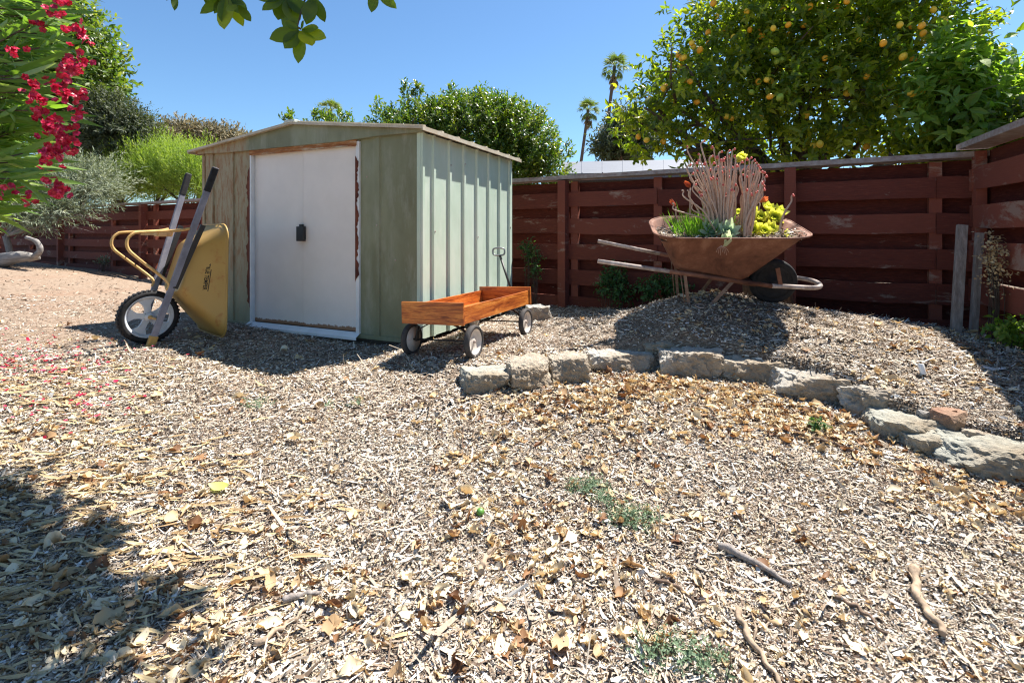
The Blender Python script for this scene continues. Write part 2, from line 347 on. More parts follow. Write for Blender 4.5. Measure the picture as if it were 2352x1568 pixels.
def hit(px, py, d0=1.0):
    """where the ray through that spot of the frame meets the ground"""
    D = np.arange(d0, 14, .01); x = (px - CX) / F * D; z = CAMZ - (py - CY) / F * D; k = np.argmax(z < G(x, D)); return Vector((x[k], D[k], G(x[k:k+1], D[k:k+1])[0]))
def gnormal(x, y):
    e = .05; gx = (G(x + e, y, False) - G(x - e, y, False)) / (2 * e); gy = (G(x, y + e, False) - G(x, y - e, False)) / (2 * e)
    return unit(np.stack([-gx, -gy, np.ones_like(gx)], 1))

def grow(a, b, step, dense0, dense1, ratio=1.12):
    v = list(np.arange(dense0, dense1 + 1e-6, step)); s = step; x = v[-1]
    while x < b: s *= ratio; x += s; v.append(x)
    s = step; x = v[0]; lo = []
    while x > a: s *= ratio; x -= s; lo.append(x)
    return np.array(lo[::-1] + v)
gx = grow(-400, 400, .035, -4.2, 4.2, 1.09); gy = grow(-30, 900, .035, .8, 5.2, 1.09)
X, Y = np.meshgrid(gx, gy); Z = G(X, Y); nx = len(gx); ny = len(gy)
idx = np.arange(nx * ny).reshape(ny, nx)
Fg = np.stack([idx[:-1, :-1], idx[:-1, 1:], idx[1:, 1:], idx[1:, :-1]], -1).reshape(-1, 4)
ground = npmesh('ground', np.stack([X, Y, Z], -1).reshape(-1, 3), Fg, M_GROUND, smooth=True); tag(ground, kind='structure')

# ------------------------------------------------------------------ litter
rng = np.random.default_rng(7)
def scatter_pts(rng, n, y0, y1, power=1.0, xm=1.12):
    u = rng.random(n); y = (y0 ** (1 - power) + u * (y1 ** (1 - power) - y0 ** (1 - power))) ** (1 / (1 - power)) if abs(power - 1) > 1e-6 else y0 * (y1 / y0) ** u
    x = (rng.random(n) * 2 - 1) * (y * xm + .25); return x, y
def keep_clear(x, y):
    # nothing lies inside the shed
    s = (x + 3.07) * .912 + (y - 4.98) * -.41; d = (x + 3.07) * .41 + (y - 4.98) * .912
    return ~((s > .0) & (s < 2.58) & (d > -.01) & (d < 1.8))
def place(rng, x, y, tilt, lift):
    N = gnormal(x, y); n = len(x); N = unit(N + rng.normal(size=(n, 3)) * np.reshape(tilt, (-1, 1)))
    z = G(x, y) + lift; T = rdir(rng, n); T[:, 2] *= .2; return np.stack([x, y, z], 1), T, N
parts = []
def chips(n, y0, y1, power, Lm, Wm, tilt, lift, cur, prof=(.75, 1, .55), lo=-9, hi=99, tl=0.0, th=1.0, tp=1.0):
    x, y = scatter_pts(rng, n, y0, y1, power); nz_ = np.sin(x * 2.3 + 1.3 * np.sin(y * 2.9)) * np.sin(y * 3.1 + 1.1 * np.sin(x * 3.7)) + .5 * np.sin(x * 6.1 + y * 4.3) * np.sin(y * 7.3 - x * 2.2); k = keep_clear(x, y) & (x > lo) & (x < hi) & ~((x < -2.6) & (y > 3.6) & (rng.random(len(x)) < .72)); x = x[k]; y = y[k]; m = len(x)
    C, T, N = place(rng, x, y, tilt, rng.random(m) * lift + .002)
    nz_ = nz_[k]; L = Lm * (1 + .32 * nz_) * np.exp(rng.normal(size=m) * .55); W = Wm * np.exp(rng.normal(size=m) * .4)
    t = tl + (th - tl) * np.clip(rng.random(m) ** (tp * .85), 0, 1)
    parts.append(ribbons(C, T, N, L, np.minimum(W, L), prof, rng.normal(size=m) * cur, 0, 2, True, rng.normal(size=m) * .5, t))
chips(260000, .95, 2.6, .6, .0118, .004, .55, .014, .8)
chips(190000, 2.3, 6.2, .8, .019, .0055, .33, .011, .5)
chips(200000, .95, 2.5, .5, .0068, .0026, .5, .012, .4)
chips(30000, .95, 3.2, .6, .028, .0055, .3, .016, 1.1)
chips(20000, 2.6, 6.0, .8, .04, .007, .2, .014, .6)
chips(14000, .95, 3.4, .6, .019, .012, .4, .014, 1.0, (.6, 1, .8), tl=.35, tp=.8)
chips(9000, .95, 2.4, .5, .034, .0085, .22, .018, .9, (.5, 1, .7, .3), tl=.4)
chips(9000, .95, 3.8, .8, .07, .0035, .15, .016, .5, (1, 1, .7), tl=.1, th=.8)
chips(26000, 5.0, 13, 1.0, .04, .014, .25, .008, .6, lo=-14, th=.62)
V, Fq, t = join(parts); o = npmesh('wood_chips', V, Fq, M_CHIP, t); tag(o, 'pale wood chip mulch spread over the whole yard', 'wood chips', kind='stuff')

# dry leaves: thick below the stone edging, in the middle foreground and at the lower left
def clump(cx, cy, sx, sy, n): return rng.normal(size=(n, 2)) * (sx, sy) + (cx, cy)
LEAFP = (.12, .62, .95, 1.0, .78, .38, .04)
def dry(pts, Lm, tl=0.0, th=1.0, lift=.012, tilt=.45, W=.52, name=None):
    x = pts[:, 0]; y = pts[:, 1]; k = keep_clear(x, y) & (y > .9); x = x[k]; y = y[k]; m = len(x)
    C, T, N = place(rng, x, y, tilt, rng.random(m) * lift + .006)
    L = np.minimum(Lm * np.exp(rng.normal(size=m) * .28), .088); t = tl + (th - tl) * rng.random(m)
    flip = np.where(rng.random(m) < .5, 1, -1)[:, None]
    V, Fq, tt = ribbons(C, T, N * 1.0, L, L * W * np.exp(rng.normal(size=m) * .3), LEAFP, rng.normal(size=m) * 1.5 + 1.1, rng.normal(size=m) * .6 + .55, 3, True, rng.normal(size=m) * 1.7, t)
    V = V + rng.normal(size=V.shape) * np.repeat(L, len(LEAFP) * 3)[:, None] * .045
    return V, Fq, tt
pts = []
for px, py, sx, sy, n in ((1180, 940, .22, .09, 130), (1330, 920, .22, .10, 240), (1470, 895, .20, .10, 300), (1590, 900, .22, .09, 260), (1740, 930, .16, .10, 200), (1820, 980, .17, .10, 260),
                          (1900, 1000, .14, .09, 150), (1300, 1000, .35, .14, 180), (1640, 985, .4, .1, 160), (2230, 1130, .20, .07, 110), (2060, 1080, .22, .07, 80), (2300, 1180, .2, .06, 60),
                          (1200, 1200, .28, .14, 110), (1260, 1080, .3, .2, 150), (1250, 1330, .22, .12, 90), (1040, 1440, .2, .07, 45), (1480, 1450, .22, .08, 60), (1180, 1530, .2, .05, 40), (1440, 1200, .12, .08, 26),
                          (250, 1200, .35, .20, 200), (180, 1420, .35, .14, 190), (420, 1500, .30, .10, 110), (620, 1380, .2, .08, 40), (90, 1010, .35, .16, 130), (640, 1230, .25, .12, 35), (300, 1050, .3, .15, 60),
                          (1640, 690, .15, .12, 70), (1900, 705, .15, .08, 50), (2150, 770, .2, .12, 30), (1700, 760, .3, .15, 60), (2060, 850, .3, .2, 40), (2250, 870, .2, .2, 30)):
    h = hit(px, py); pts.append(clump(h.x, h.y, sx, sy, int(n * .50)))
sx_, sy_ = scatter_pts(rng, 520, 1.0, 4.5, .9); pts.append(np.stack([sx_, sy_], 1))
pts = np.concatenate(pts)
# in front of the stones, not on top of the terrace edge
fr_x, fr_y = scatter_pts(rng, 13000, .95, 3.6, .7)
big = np.concatenate([clump(hit(a, b).x, hit(a, b).y, c, d, n) for a, b, c, d, n in ((1240, 1290, .35, .18, 26), (1400, 1430, .35, .10, 22), (1000, 1450, .4, .1, 16), (300, 1450, .35, .1, 22), (560, 1350, .3, .15, 12), (250, 1180, .4, .2, 20), (1560, 1480, .15, .05, 10), (1800, 1200, .6, .3, 14), (2250, 1250, .2, .1, 9), (1620, 960, .5, .1, 30))])
dl = [dry(big, .070, .3, 1.0, .02, .4, .42), dry(np.stack([fr_x, fr_y], 1), .014, .3, 1.0, .014, .5, .6), dry(pts, .050, lift=.02), dry(pts + rng.normal(size=pts.shape) * .05, .024, .1, 1, .02), dry(pts[rng.random(len(pts)) < .8] + rng.normal(size=(1, 2)) * .01, .033, 0, .9, .02)]
V, Fq, t = join(dl); o = npmesh('dry_leaves', V, Fq, M_DRY, t, smooth=True); tag(o, 'curled tan and brown dry leaves scattered over the mulch', 'dry leaves', kind='stuff')
# long straw-like fallen leaves under the oleander, and pink petals
h = [hit(60, 900), hit(40, 1130), hit(120, 1300), hit(60, 1450)]
sp = np.concatenate([clump(q.x, q.y, .45, .22, 420) for q in h]); x, y = sp[:, 0], sp[:, 1]; k = y > .9; x = x[k]; y = y[k]; m = len(x)
C, T, N = place(rng, x, y, .2, rng.random(m) * .016 + .01); T = unit(np.stack([np.ones(m), rng.normal(size=m) * .45 + .1, rng.normal(size=m) * .08], 1))
L = .085 * np.exp(rng.normal(size=m) * .3)
V, Fq, t = ribbons(C, T, N, L, L * .11, (.2, .9, 1, .6, .05), rng.normal(size=m) * .5, .3, 3, True, 0, rng.random(m))
o = npmesh('straw_leaves', V, Fq, M_STRAW, t); tag(o, 'long narrow straw coloured fallen leaves at the left of the yard', 'fallen leaves', kind='stuff')
ps = np.concatenate([clump(hit(a, b).x, hit(a, b).y, c, d, n) for a, b, c, d, n in ((60, 850, .35, .22, 210), (80, 940, .25, .12, 60), (190, 950, .2, .12, 22), (30, 800, .4, .3, 80))])
x, y = ps[:, 0], ps[:, 1]; m = len(x); C, T, N = place(rng, x, y, .4, rng.random(m) * .01 + .016); L = .017 * np.exp(rng.normal(size=m) * .3)
V, Fq, t = ribbons(C, T, N, L, L * .8, (.3, .9, 1, .5), 1.0, .3, 3, True, 0, rng.random(m)); o = npmesh('fallen_petals', V, Fq, M_PETAL, t); tag(o, 'pinkish red petals fallen on the mulch below the flowering shrub', 'petals', kind='stuff')

# ------------------------------------------------------------------ shed
SA = Vector((-3.07, 4.98, 0)); SW, SD, SH = 2.58, 1.75, 1.63
shed = empty('metal_shed', SA, math.atan2(-.41, .912), 'pale green metal garden shed with closed white double doors and rust stains', 'shed')
MID = 1.28
def panel(mb, s0, s1, ribs, z0, z1, y=0.0, rw=.035, rd=.014, front=True, x=0.0):
    """a sheet with raised ribs, as a swept profile"""
    pr = [(s0, 0)]
    for r in ribs: pr += [(r - rw / 2 - .008, 0), (r - rw / 2, rd), (r + rw / 2, rd), (r + rw / 2 + .008, 0)]
    pr.append((s1, 0)); vs = []
    for s_, d_ in pr:
        for z in (z0, z1): vs.append((s_, y - d_, z) if front else (x + d_, s_, z))
    fs = [(i * 2, i * 2 + 2, i * 2 + 3, i * 2 + 1) for i in range(len(pr) - 1)]
    if not front: pass
    mb.add(vs, fs)
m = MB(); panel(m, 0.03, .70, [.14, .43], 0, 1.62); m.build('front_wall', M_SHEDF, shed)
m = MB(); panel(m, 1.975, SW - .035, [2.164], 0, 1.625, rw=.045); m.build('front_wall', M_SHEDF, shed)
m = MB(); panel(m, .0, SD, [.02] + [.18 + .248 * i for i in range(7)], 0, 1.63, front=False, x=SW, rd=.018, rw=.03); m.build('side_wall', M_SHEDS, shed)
m = MB(); m.add([(0, 0, 0), (0, SD, 0), (0, SD, 1.6), (0, 0, 1.6)], [(0, 1, 2, 3)]); m.add([(0, SD, 0), (SW, SD, 0), (SW, SD, 1.6), (0, SD, 1.6)], [(0, 1, 2, 3)]); m.build('rear_wall', M_SHEDF, shed)
m = MB(); m.box(SW - .03, SW + .004, -.006, .03, -.005, 1.63); m.build('corner_trim', M_SHEDS, shed)
m = MB(); m.box(-.006, .03, -.008, .03, -.005, 1.6); m.build('corner_trim', M_SHEDF, shed)
# doors
for s0, s1, zz in ((.705, 1.3195, .008), (1.3265, 1.944, .0)):
    m = MB(); m.box(s0, s1, .012 + zz, .035 + zz, .012, 1.585); m.build('door', M_DOOR, shed, .004)
m = MB(); m.box(1.275, 1.365, -.02, .008, .765, .895); m.box(1.30, 1.34, -.012, .008, .895, .915); hd = m.build('latch_handle', M_BLACK, shed, .004)
for s0, s1 in ((.686, .703), (1.95, 1.985)):
    m = MB(); m.box(s0, s1, -.02, .03, 0, 1.60); m.build('door_jamb', M_SILL, shed, .003)
# flaking red-brown strips beside the jambs
def ragged(s0, s1, side, z0, z1, seed, yy=-.0035):
    r = np.random.default_rng(seed); n = 60; vs = []; zz = np.linspace(z0, z1, n)
    for i, z in enumerate(zz):
        e = .010 * math.sin(i * .5 + seed) + .006 * r.normal(); k = min(1, i / 4, (n - 1 - i) / 4)
        a, b = (s0, s0 + (s1 - s0 + e) * k) if side > 0 else (s1 - (s1 - s0 + e) * k, s1); vs += [(a, yy, z), (b, yy, z)]
    return MB().add(vs, [(2 * i, 2 * i + 1, 2 * i + 3, 2 * i + 2) for i in range(n - 1)])
ragged(.632, .686, -1, .10, 1.50, 2).build('rust_strip', M_RUSTBAR, shed)
ragged(1.947, 1.978, 1, .42, 1.48, 5, -.0235).build('rust_strip', M_RUSTBAR, shed)
m = MB(); m.box(.69, 1.96, -.03, .0, 1.562, 1.635); m.build('door_track', M_TRACK, shed, .003)
m = MB(); m.add([(.66, -.06, -.022), (1.99, -.06, -.022), (1.99, .0, .010), (.66, 0, .010), (.66, -.06, -.045), (1.99, -.06, -.045)], [(0, 1, 2, 3), (4, 5, 1, 0)]); m.build('door_sill', M_SILL, shed)
m = MB(); m.box(.02, SW - .02, -.012, .02, -.035, 0.0); m.build('floor_rail', M_SHEDF, shed)
m = MB(); m.box(.05, SW - .03, .03, SD - .05, -.16, -.036); m.build('base_frame', plain('dark_wood', (.07, .055, .045), .9), shed)
# gable and roof
ap = 1.795
def roofz(s): return 1.64 + (ap - 1.64) * (1 - abs(s - MID) / 1.35)
m = MB(); ss = [-.05, .4, .8, MID, 1.8, 2.2, SW + .05]
vs = [(s, -.045, 1.575 + (.045 if s > 2.1 or s < .1 else .03)) for s in ss] + [(s, -.045, roofz(s) - .002) for s in ss]; n7 = len(ss)
m.add(vs, [(i, i + 1, i + 1 + n7, i + n7) for i in range(n7 - 1)]); vs2 = [(s, -.045, 1.575 + (.045 if s > 2.1 or s < .1 else .03)) for s in ss] + [(s, .0, 1.575 + (.045 if s > 2.1 or s < .1 else .03)) for s in ss]
m.add(vs2, [(i, i + 1, i + 1 + n7, i + n7) for i in range(n7 - 1)]); m.build('gable_panel', M_SHEDF, shed)
m = MB()
for sgn in (-1, 1):
    a = MID; b = MID + sgn * 1.37; za = ap; zb = roofz(MID + 1.37)
    v0 = [(a, -.085, za), (b, -.085, zb), (b, SD + .06, zb), (a, SD + .06, za)]; v1 = [(x_, y_, z_ + .012) for x_, y_, z_ in v0]
    m.add(v0 + v1, [(3, 2, 1, 0), (4, 5, 6, 7), (0, 1, 5, 4), (1, 2, 6, 5), (2, 3, 7, 6)])
    for k in range(8):
        y_ = -.06 + k * .262; m.add([(a, y_, za + .012), (b, y_, zb + .012), (b, y_ + .03, zb + .012), (a, y_ + .03, za + .012), (a, y_, za + .03), (b, y_, zb + .03), (b, y_ + .03, zb + .03), (a, y_ + .03, za + .03)], [(4, 5, 6, 7), (0, 1, 5, 4), (2, 3, 7, 6), (1, 2, 6, 5)])
m.build('roof', M_ROOF, shed)
m = MB(); zb = roofz(MID + 1.37)
m.box(MID + 1.372, MID + 1.385, -.09, SD + .065, zb - .018, zb + .014); m.build('eave_trim', M_ROOF, shed)
m = MB(); m.box(MID - 1.385, MID - 1.372, -.09, SD + .065, zb - .018, zb + .014); m.build('eave_trim', M_ROOF, shed)
m = MB()
for sgn in (-1, 1):
    a = Vector((MID, -.09, ap + .002)); b = Vector((MID + sgn * 1.385, -.09, zb + .002)); m.obox(a, b, (0, 1, 0), .012, .020)
m.build('gable_trim', M_ROOF, shed)
m = MB(); m.box(MID - .06, MID + .06, -.10, -.02, ap + .006, ap + .03); m.build('ridge_cap', M_TRIM, shed, .004)
for (s_, z_) in ((.43, .3), (.43, 1.1), (2.164, .9), (2.34, .62), (2.05, 1.3)): m = MB(); m.lathe([(0, .004), (.006, .003), (.008, 0)], Matrix.Translation((s_, -.016 if s_ in (.43, 2.164) else -.002, z_)) @ Matrix.Rotation(RAD(90), 4, 'X'), 8); m.build('bolt', M_TUBE, shed)
for k, z_ in ((1, 1.42), (0, .85), (3, .8), (6, .9), (2, 1.46)): m = MB(); m.lathe([(0, .004), (.006, .003), (.008, 0)], Matrix.Translation((SW + .019, .18 + .248 * k, z_)) @ Matrix.Rotation(RAD(90), 4, 'Y'), 8); m.build('bolt', M_TUBE, shed)
# ------------------------------------------------------------------ fences
FT, ROW = 1.475, .149
def fence_line(root, A, B, top, nrows, posts, rear_posts, skip=(), cap_w=.20, seed=1, post_top=None, cap=True, fade=1.0):
    A = Vector(A); B = Vector(B); L = (B - A).length; d = (B - A).normalized(); nrm = Vector((d.y, -d.x, 0))
    if nrm.dot(Vector((-A.x, -A.y, 0))) < 0: nrm = -nrm          # towards the yard
    r = np.random.default_rng(seed)
    def W(t, off, z): p = A + d * t + nrm * off; return Vector((p.x, p.y, z))
    allp = sorted(set([0.0] + list(posts) + [q for q in rear_posts if min([abs(q - p) for p in posts] + [9]) > .6] + [L]))
    allp = [q for i, q in enumerate(allp) if q == L or (L - q > .3)]
    for i in range(len(allp) - 1):
        t0, t1 = allp[i], allp[i + 1]
        if t1 - t0 < .02: continue
        m = MB(); tint = []
        for k in range(nrows):
            off = .0 if k % 2 else -.115; z1 = top - .035 - k * ROW; z0 = z1 - ROW + .004 + r.random() * .008; z1 += 0 if k % 2 else (.010 + .008 * r.random()) * (k > 0); z0 -= 0 if k % 2 else .014 + .014 * r.random() * (r.random() < .8); dz = r.normal() * .004; o1 = r.normal() * .004; sg = (r.random() - .3) * .014; z1 += (.012 + .006 * r.random()) * (k % 2); z0 -= (.016 + .006 * r.random()) * (k % 2)
            n = 6; vs = []
            for j in range(n + 1):
                t = t0 + .004 + (t1 - t0 - .008) * j / n; wv = .003 * r.normal(); sag = -sg * math.sin(math.pi * j / n)
                for (oo, zz) in ((off + o1, z0 + dz + wv + sag), (off + o1, z1 - abs(wv) + dz + sag), (off + o1 - .02, z1 + dz - abs(wv) + sag), (off + o1 - .02, z0 + dz + wv + sag)): vs.append(W(t, oo, zz))
            fs = [(j * 4 + q, j * 4 + (q + 1) % 4, j * 4 + 4 + (q + 1) % 4, j * 4 + 4 + q) for j in range(n) for q in range(4)] + [(0, 1, 2, 3), (n * 4 + 3, n * 4 + 2, n * 4 + 1, n * 4)]
            m.add(vs, fs); tint += [((.25 + .6 * r.random()) if k % 2 else r.random() * .22) * fade] * len(fs)  # back rows tinted darker: shade of the recess put into the board colour
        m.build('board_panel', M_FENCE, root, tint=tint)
    for p in posts:
        m = MB(); m.obox(W(p, .035, -.3), W(p, .035, (post_top or top) - .03), d, .095, .13); m.build('post', M_FENCE, root, .004, tint=[.9] * 6)
    for p in rear_posts:
        m = MB(); m.obox(W(p, -.048, -.3), W(p, -.048, top - .04), d, .085, .068); m.build('post', M_FENCE, root, tint=[1.15] * 6)
    if cap:
        m = MB(); n = int(L / 2.1) + 1
        for i in range(n):
            t0 = L * i / n; t1 = L * (i + 1) / n - .006; m.obox(W(t0, -.02, top + r.normal() * .003), W(t1, -.02, top + r.normal() * .003), nrm, cap_w, .044)
        m.build('cap_board', M_CAP, root)
fb = empty('wooden_fence', (0, 0, 0), 0, 'long dark red horizontal board fence with grey cap running behind the shed', 'fence')
FA = Vector((-18.0, 16.5, 0)); FB = Vector((3.70, 4.12, 0))
# the line passes through the corner and the post left of the planter
C1 = Vector((.62, 5.85, 0)); dd = (C1 - FB); dd = dd / dd.length; FC = FB.copy(); FB = FB - dd * .22
FA = FB + dd * 24.0
def tpos(px):
    """distance along the fence from its left end to the spot seen at that column"""
    k = (px - CX) / F; d_ = (FB - FA).normalized(); return (k * FA.y - FA.x) / (d_.x - k * d_.y)
posts = [tpos(143) - 4.3, tpos(143), tpos(333), tpos(333) + 4.1, tpos(1297), tpos(1815)]
rear = [tpos(143) - 2.1, tpos(143) + .35, tpos(255), tpos(333) + .35, tpos(333) + 2.1, tpos(1318), tpos(1510), tpos(2150)]
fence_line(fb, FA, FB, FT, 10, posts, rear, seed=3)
fr = empty('side_fence', (0, 0, 0), 0, 'short weathered red board fence coming forward at the right edge of the yard', 'fence')
D2 = Vector((-.42, -.907, 0))
FR1 = FC + Vector((.03, -.03, 0)) + D2 * 3.0; Lr = 3.0
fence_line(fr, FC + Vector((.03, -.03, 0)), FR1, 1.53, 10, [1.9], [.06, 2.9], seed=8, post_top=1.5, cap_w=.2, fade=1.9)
# grey leftover boards leaning in the corner
for (px, pt, pb, w_, lab) in ((2203, 517, 752, .062, 'tall weathered grey board leaning upright against the fence corner'), (2243, 535, 756, .045, 'shorter narrow grey board leaning behind the taller one in the corner')):
    b0 = P(px - 8, pb, 3.62 if px < 2220 else 3.66); b0.z = Gz(b0.x, b0.y) - .02; tp = P(px + 7, pt, 3.74 if px < 2220 else 3.72)
    m = MB(); m.obox(b0, tp, (1, -.3, 0), w_, .035); o = m.build('leaning_board', M_GREYWOOD, None, .003); tag(o, lab, 'board')

# ------------------------------------------------------------------ yellow wheelbarrow, stood on its nose against the shed
wb = empty('yellow_wheelbarrow', (-2.8, 3.815, 0), 0, 'yellow wheelbarrow stood up on its nose and leaning on the shed', 'wheelbarrow')
R_ = Vector((-.76, .65, 0)); V_ = Vector((.182, .208, .961)).normalized(); U_ = R_.cross(V_).normalized(); V_ = U_.cross(R_).normalized()
def B(r, v, u): return R_ * r + V_ * v + U_ * u
def rrect(c0, c1, h, rad, lat, n=6):
    """rounded rectangle outline: c0..c1 along, -h..h across"""
    out = []
    for cx, cy, a0 in ((c1 - rad, h - rad, 0), (c0 + rad, h - rad, 90), (c0 + rad, -h + rad, 180), (c1 - rad, -h + rad, 270)):
        for k in range(n + 1):
            a = RAD(a0 + 90 * k / n); out.append((cx + rad * math.cos(a), cy + rad * math.sin(a)))
    return out
def tray(loops, fn, mat, parent, name='tray', lip=.012, thick=.004):
    """loops: (c0,c1,halfwidth,radius,height) from floor to rim; fn(lat, along, up)"""
    m = MB(); rings = [[fn(b, a, (h(a, b) if callable(h) else h)) for a, b in rrect(c0, c1, hw, rd, 0)] for c0, c1, hw, rd, h in loops]; n = len(rings[0])
    vs = [p for r in rings for p in r]; fs = [(i * n + k, i * n + (k + 1) % n, (i + 1) * n + (k + 1) % n, (i + 1) * n + k) for i in range(len(rings) - 1) for k in range(n)]
    b = len(m.v); m.add(vs, fs, True); m.f.append(tuple(range(n - 1, -1, -1))); m.sm.append(False)
    o = m.build(name, mat, parent); so = o.modifiers.new('solid', 'SOLIDIFY'); so.thickness = thick; so.offset = -1
    rm = MB(); rm.tube(rings[-1] + [rings[-1][0]], lip * .6, 8, caps=False); rm.build('rim_bead', mat, o)
    return o
# tray of the yellow barrow: floor near the rails (u small), rim near the wall
def yh(a, b): return .335 - .03 * (a - .55)
ty = tray([(.42, .80, .19, .06, .06), (.40, .83, .205, .07, .08), (.16, .97, .315, .10, lambda a, b: .455 - .27 * a), (.13, 1.0, .335, .11, lambda a, b: .47 - .27 * a)], B, M_YEL, wb)
for sg in (-1, 1):
    a = B(sg * .155, -.0, 0); b = B(sg * .31, 1.40, 0); m = MB(); m.obox(a, b, R_, .032, .042); m.build('handle_rail', M_STEEL, wb, .003)
    d_ = (b - a).normalized(); m = MB(); m.obox(b - d_ * .20, b, R_, .038, .046); m.build('grip', M_RUBBER, wb, .008)
    m = MB(); m.obox(a - d_ * .012, a + d_ * .075, R_, .040, .052); m.build('nose_bracket', M_YEL, wb, .003)
    # riser between rail and tray
    m = MB(); m.obox(B(sg * .21, .44, .02), B(sg * .26, .95, .055), R_, .02, .035); m.build('riser', M_BLACK, wb)
    # bent tube leg
    pth = smooth_path([B(sg * .255, .90, -.02), B(sg * .235, .86, -.10), B(sg * .225, .79, -.30), B(sg * .225, .765, -.345), B(sg * .225, .71, -.365), B(sg * .225, .65, -.34), B(sg * .215, .60, -.26), B(sg * .20, .48, -.04), B(sg * .195, .42, -.02)], 6)
    m = MB(); m.tube(pth, .0105, 8); m.build('leg', M_YELT, wb)
m = MB(); m.obox(B(-.22, .835, -.11), B(.22, .835, -.11), V_, .05, .004); m.obox(B(-.225, .81, -.20), B(.225, .81, -.20), V_, .03, .004); m.build('leg_brace', M_YELT, wb)
# wheel between the rails
wc = Vector((-2.78, 3.83, .198)) - Vector((-2.8, 3.815, 0)); Mw = Matrix.Translation(wc) @ R_.to_track_quat('Z', 'Y').to_matrix().to_4x4()
wheel = bpy.data.objects.new('wheel', None); COL.objects.link(wheel); wheel.parent = wb
TR = .2; tp = [(TR - .045, -.032), (TR - .03, -.042), (TR - .012, -.038), (TR - .002, -.02), (TR, 0), (TR - .002, .02), (TR - .012, .038), (TR - .03, .042), (TR - .045, .032), (TR - .05, 0), (TR - .045, -.032)]
m = MB(); m.lathe(tp, Mw, 48)
for k in range(40):
    a = 2 * math.pi * k / 40; q = Mw @ Matrix.Rotation(a, 4, 'Z'); m.box(TR - .006, TR + .001, -.008, .008, -.034, .034, q)
m.build('tyre', M_RUBBER, wheel)
m = MB(); m.lathe([(.152, -.034), (.158, -.036), (.158, .036), (.152, .034), (.138, .02), (.138, -.02), (.152, -.034)], Mw, 48)
for k in range(5):                                  # broad petal spokes with openings between
    a0 = 2 * math.pi * (k + .15) / 5; q = Mw @ Matrix.Rotation(a0, 4, 'Z'); vs = []
    for r_, w0 in ((.03, .022), (.06, .020), (.09, .024), (.12, .045), (.145, .078)):
        for s_, z_ in ((-1, -.01), (1, -.01), (1, .012), (-1, .012)): vs.append(q @ Vector((r_, s_ * w0, z_)))
    m.add(vs, [(i * 4 + j, i * 4 + (j + 1) % 4, i * 4 + 4 + (j + 1) % 4, i * 4 + 4 + j) for i in range(4) for j in range(4)])
m.lathe([(0, -.045), (.022, -.045), (.03, -.03), (.034, 0), (.03, .03), (.022, .045), (0, .045)], Mw, 20); m.build('rim', M_RIM, wheel)
m = MB(); m.tube([Mw @ Vector((0, 0, -.17)), Mw @ Vector((0, 0, .17))], .008, 10); m.lathe([(0, -.062), (.014, -.062), (.016, -.045)], Mw, 12); m.build('axle', M_YELT, wb)
# lettering on the near side of the tray
def fnear(v, k):   # point on the near wall: k from 0 floor to 1 rim
    return B(-(.205 + (.315 - .205) * k), v, .08 + (.455 - .27 * v - .08) * k)
td = bpy.data.curves.new('lettering', 'FONT'); td.body = 'TRUE TEMPER'; td.size = .036; td.extrude = .0004; td.align_x = 'CENTER'; td.align_y = 'CENTER'; td.offset = .0008
to = bpy.data.objects.new('lettering', td); COL.objects.link(to); to.parent = ty
M_INK = plain('ink', (.018, .014, .012), .5); td.materials.append(M_INK)
td.materials.append(M_INK) if not td.materials else None
lm_ = bpy.data.meshes.new_from_object(to); bpy.data.objects.remove(to); to = bpy.data.objects.new('lettering', lm_); COL.objects.link(to); to.parent = ty
pc = fnear(.57, .50); ux = (fnear(.47, .5) - fnear(.67, .5)).normalized(); vy = (fnear(.6, 1) - fnear(.6, 0)).normalized(); nz = ux.cross(vy).normalized(); vy = nz.cross(ux).normalized()
to.matrix_local = Matrix.Translation(pc + nz * .012) @ Matrix((ux, vy, nz)).transposed().to_4x4() @ Matrix.Diagonal((.92, 1.1, 1, 1)); 
sw = to.modifiers.new('hug', 'SHRINKWRAP'); sw.target = ty; sw.wrap_method = 'NEAREST_SURFACEPOINT'; sw.wrap_mode = 'ABOVE_SURFACE'; sw.offset = .0012
m = MB(); c0 = pc + vy * .024 + nz * .009; m.obox(c0 + ux * .112, c0 - ux * .112, vy, .005, .001); ln = m.build('lettering_line', M_INK, ty); sb = ln.modifiers.new('sub', 'SUBSURF'); sb.subdivision_type = 'SIMPLE'; sb.levels = sb.render_levels = 4; sw = ln.modifiers.new('hug', 'SHRINKWRAP'); sw.target = ty; sw.wrap_method = 'NEAREST_SURFACEPOINT'; sw.wrap_mode = 'ABOVE_SURFACE'; sw.offset = .0012

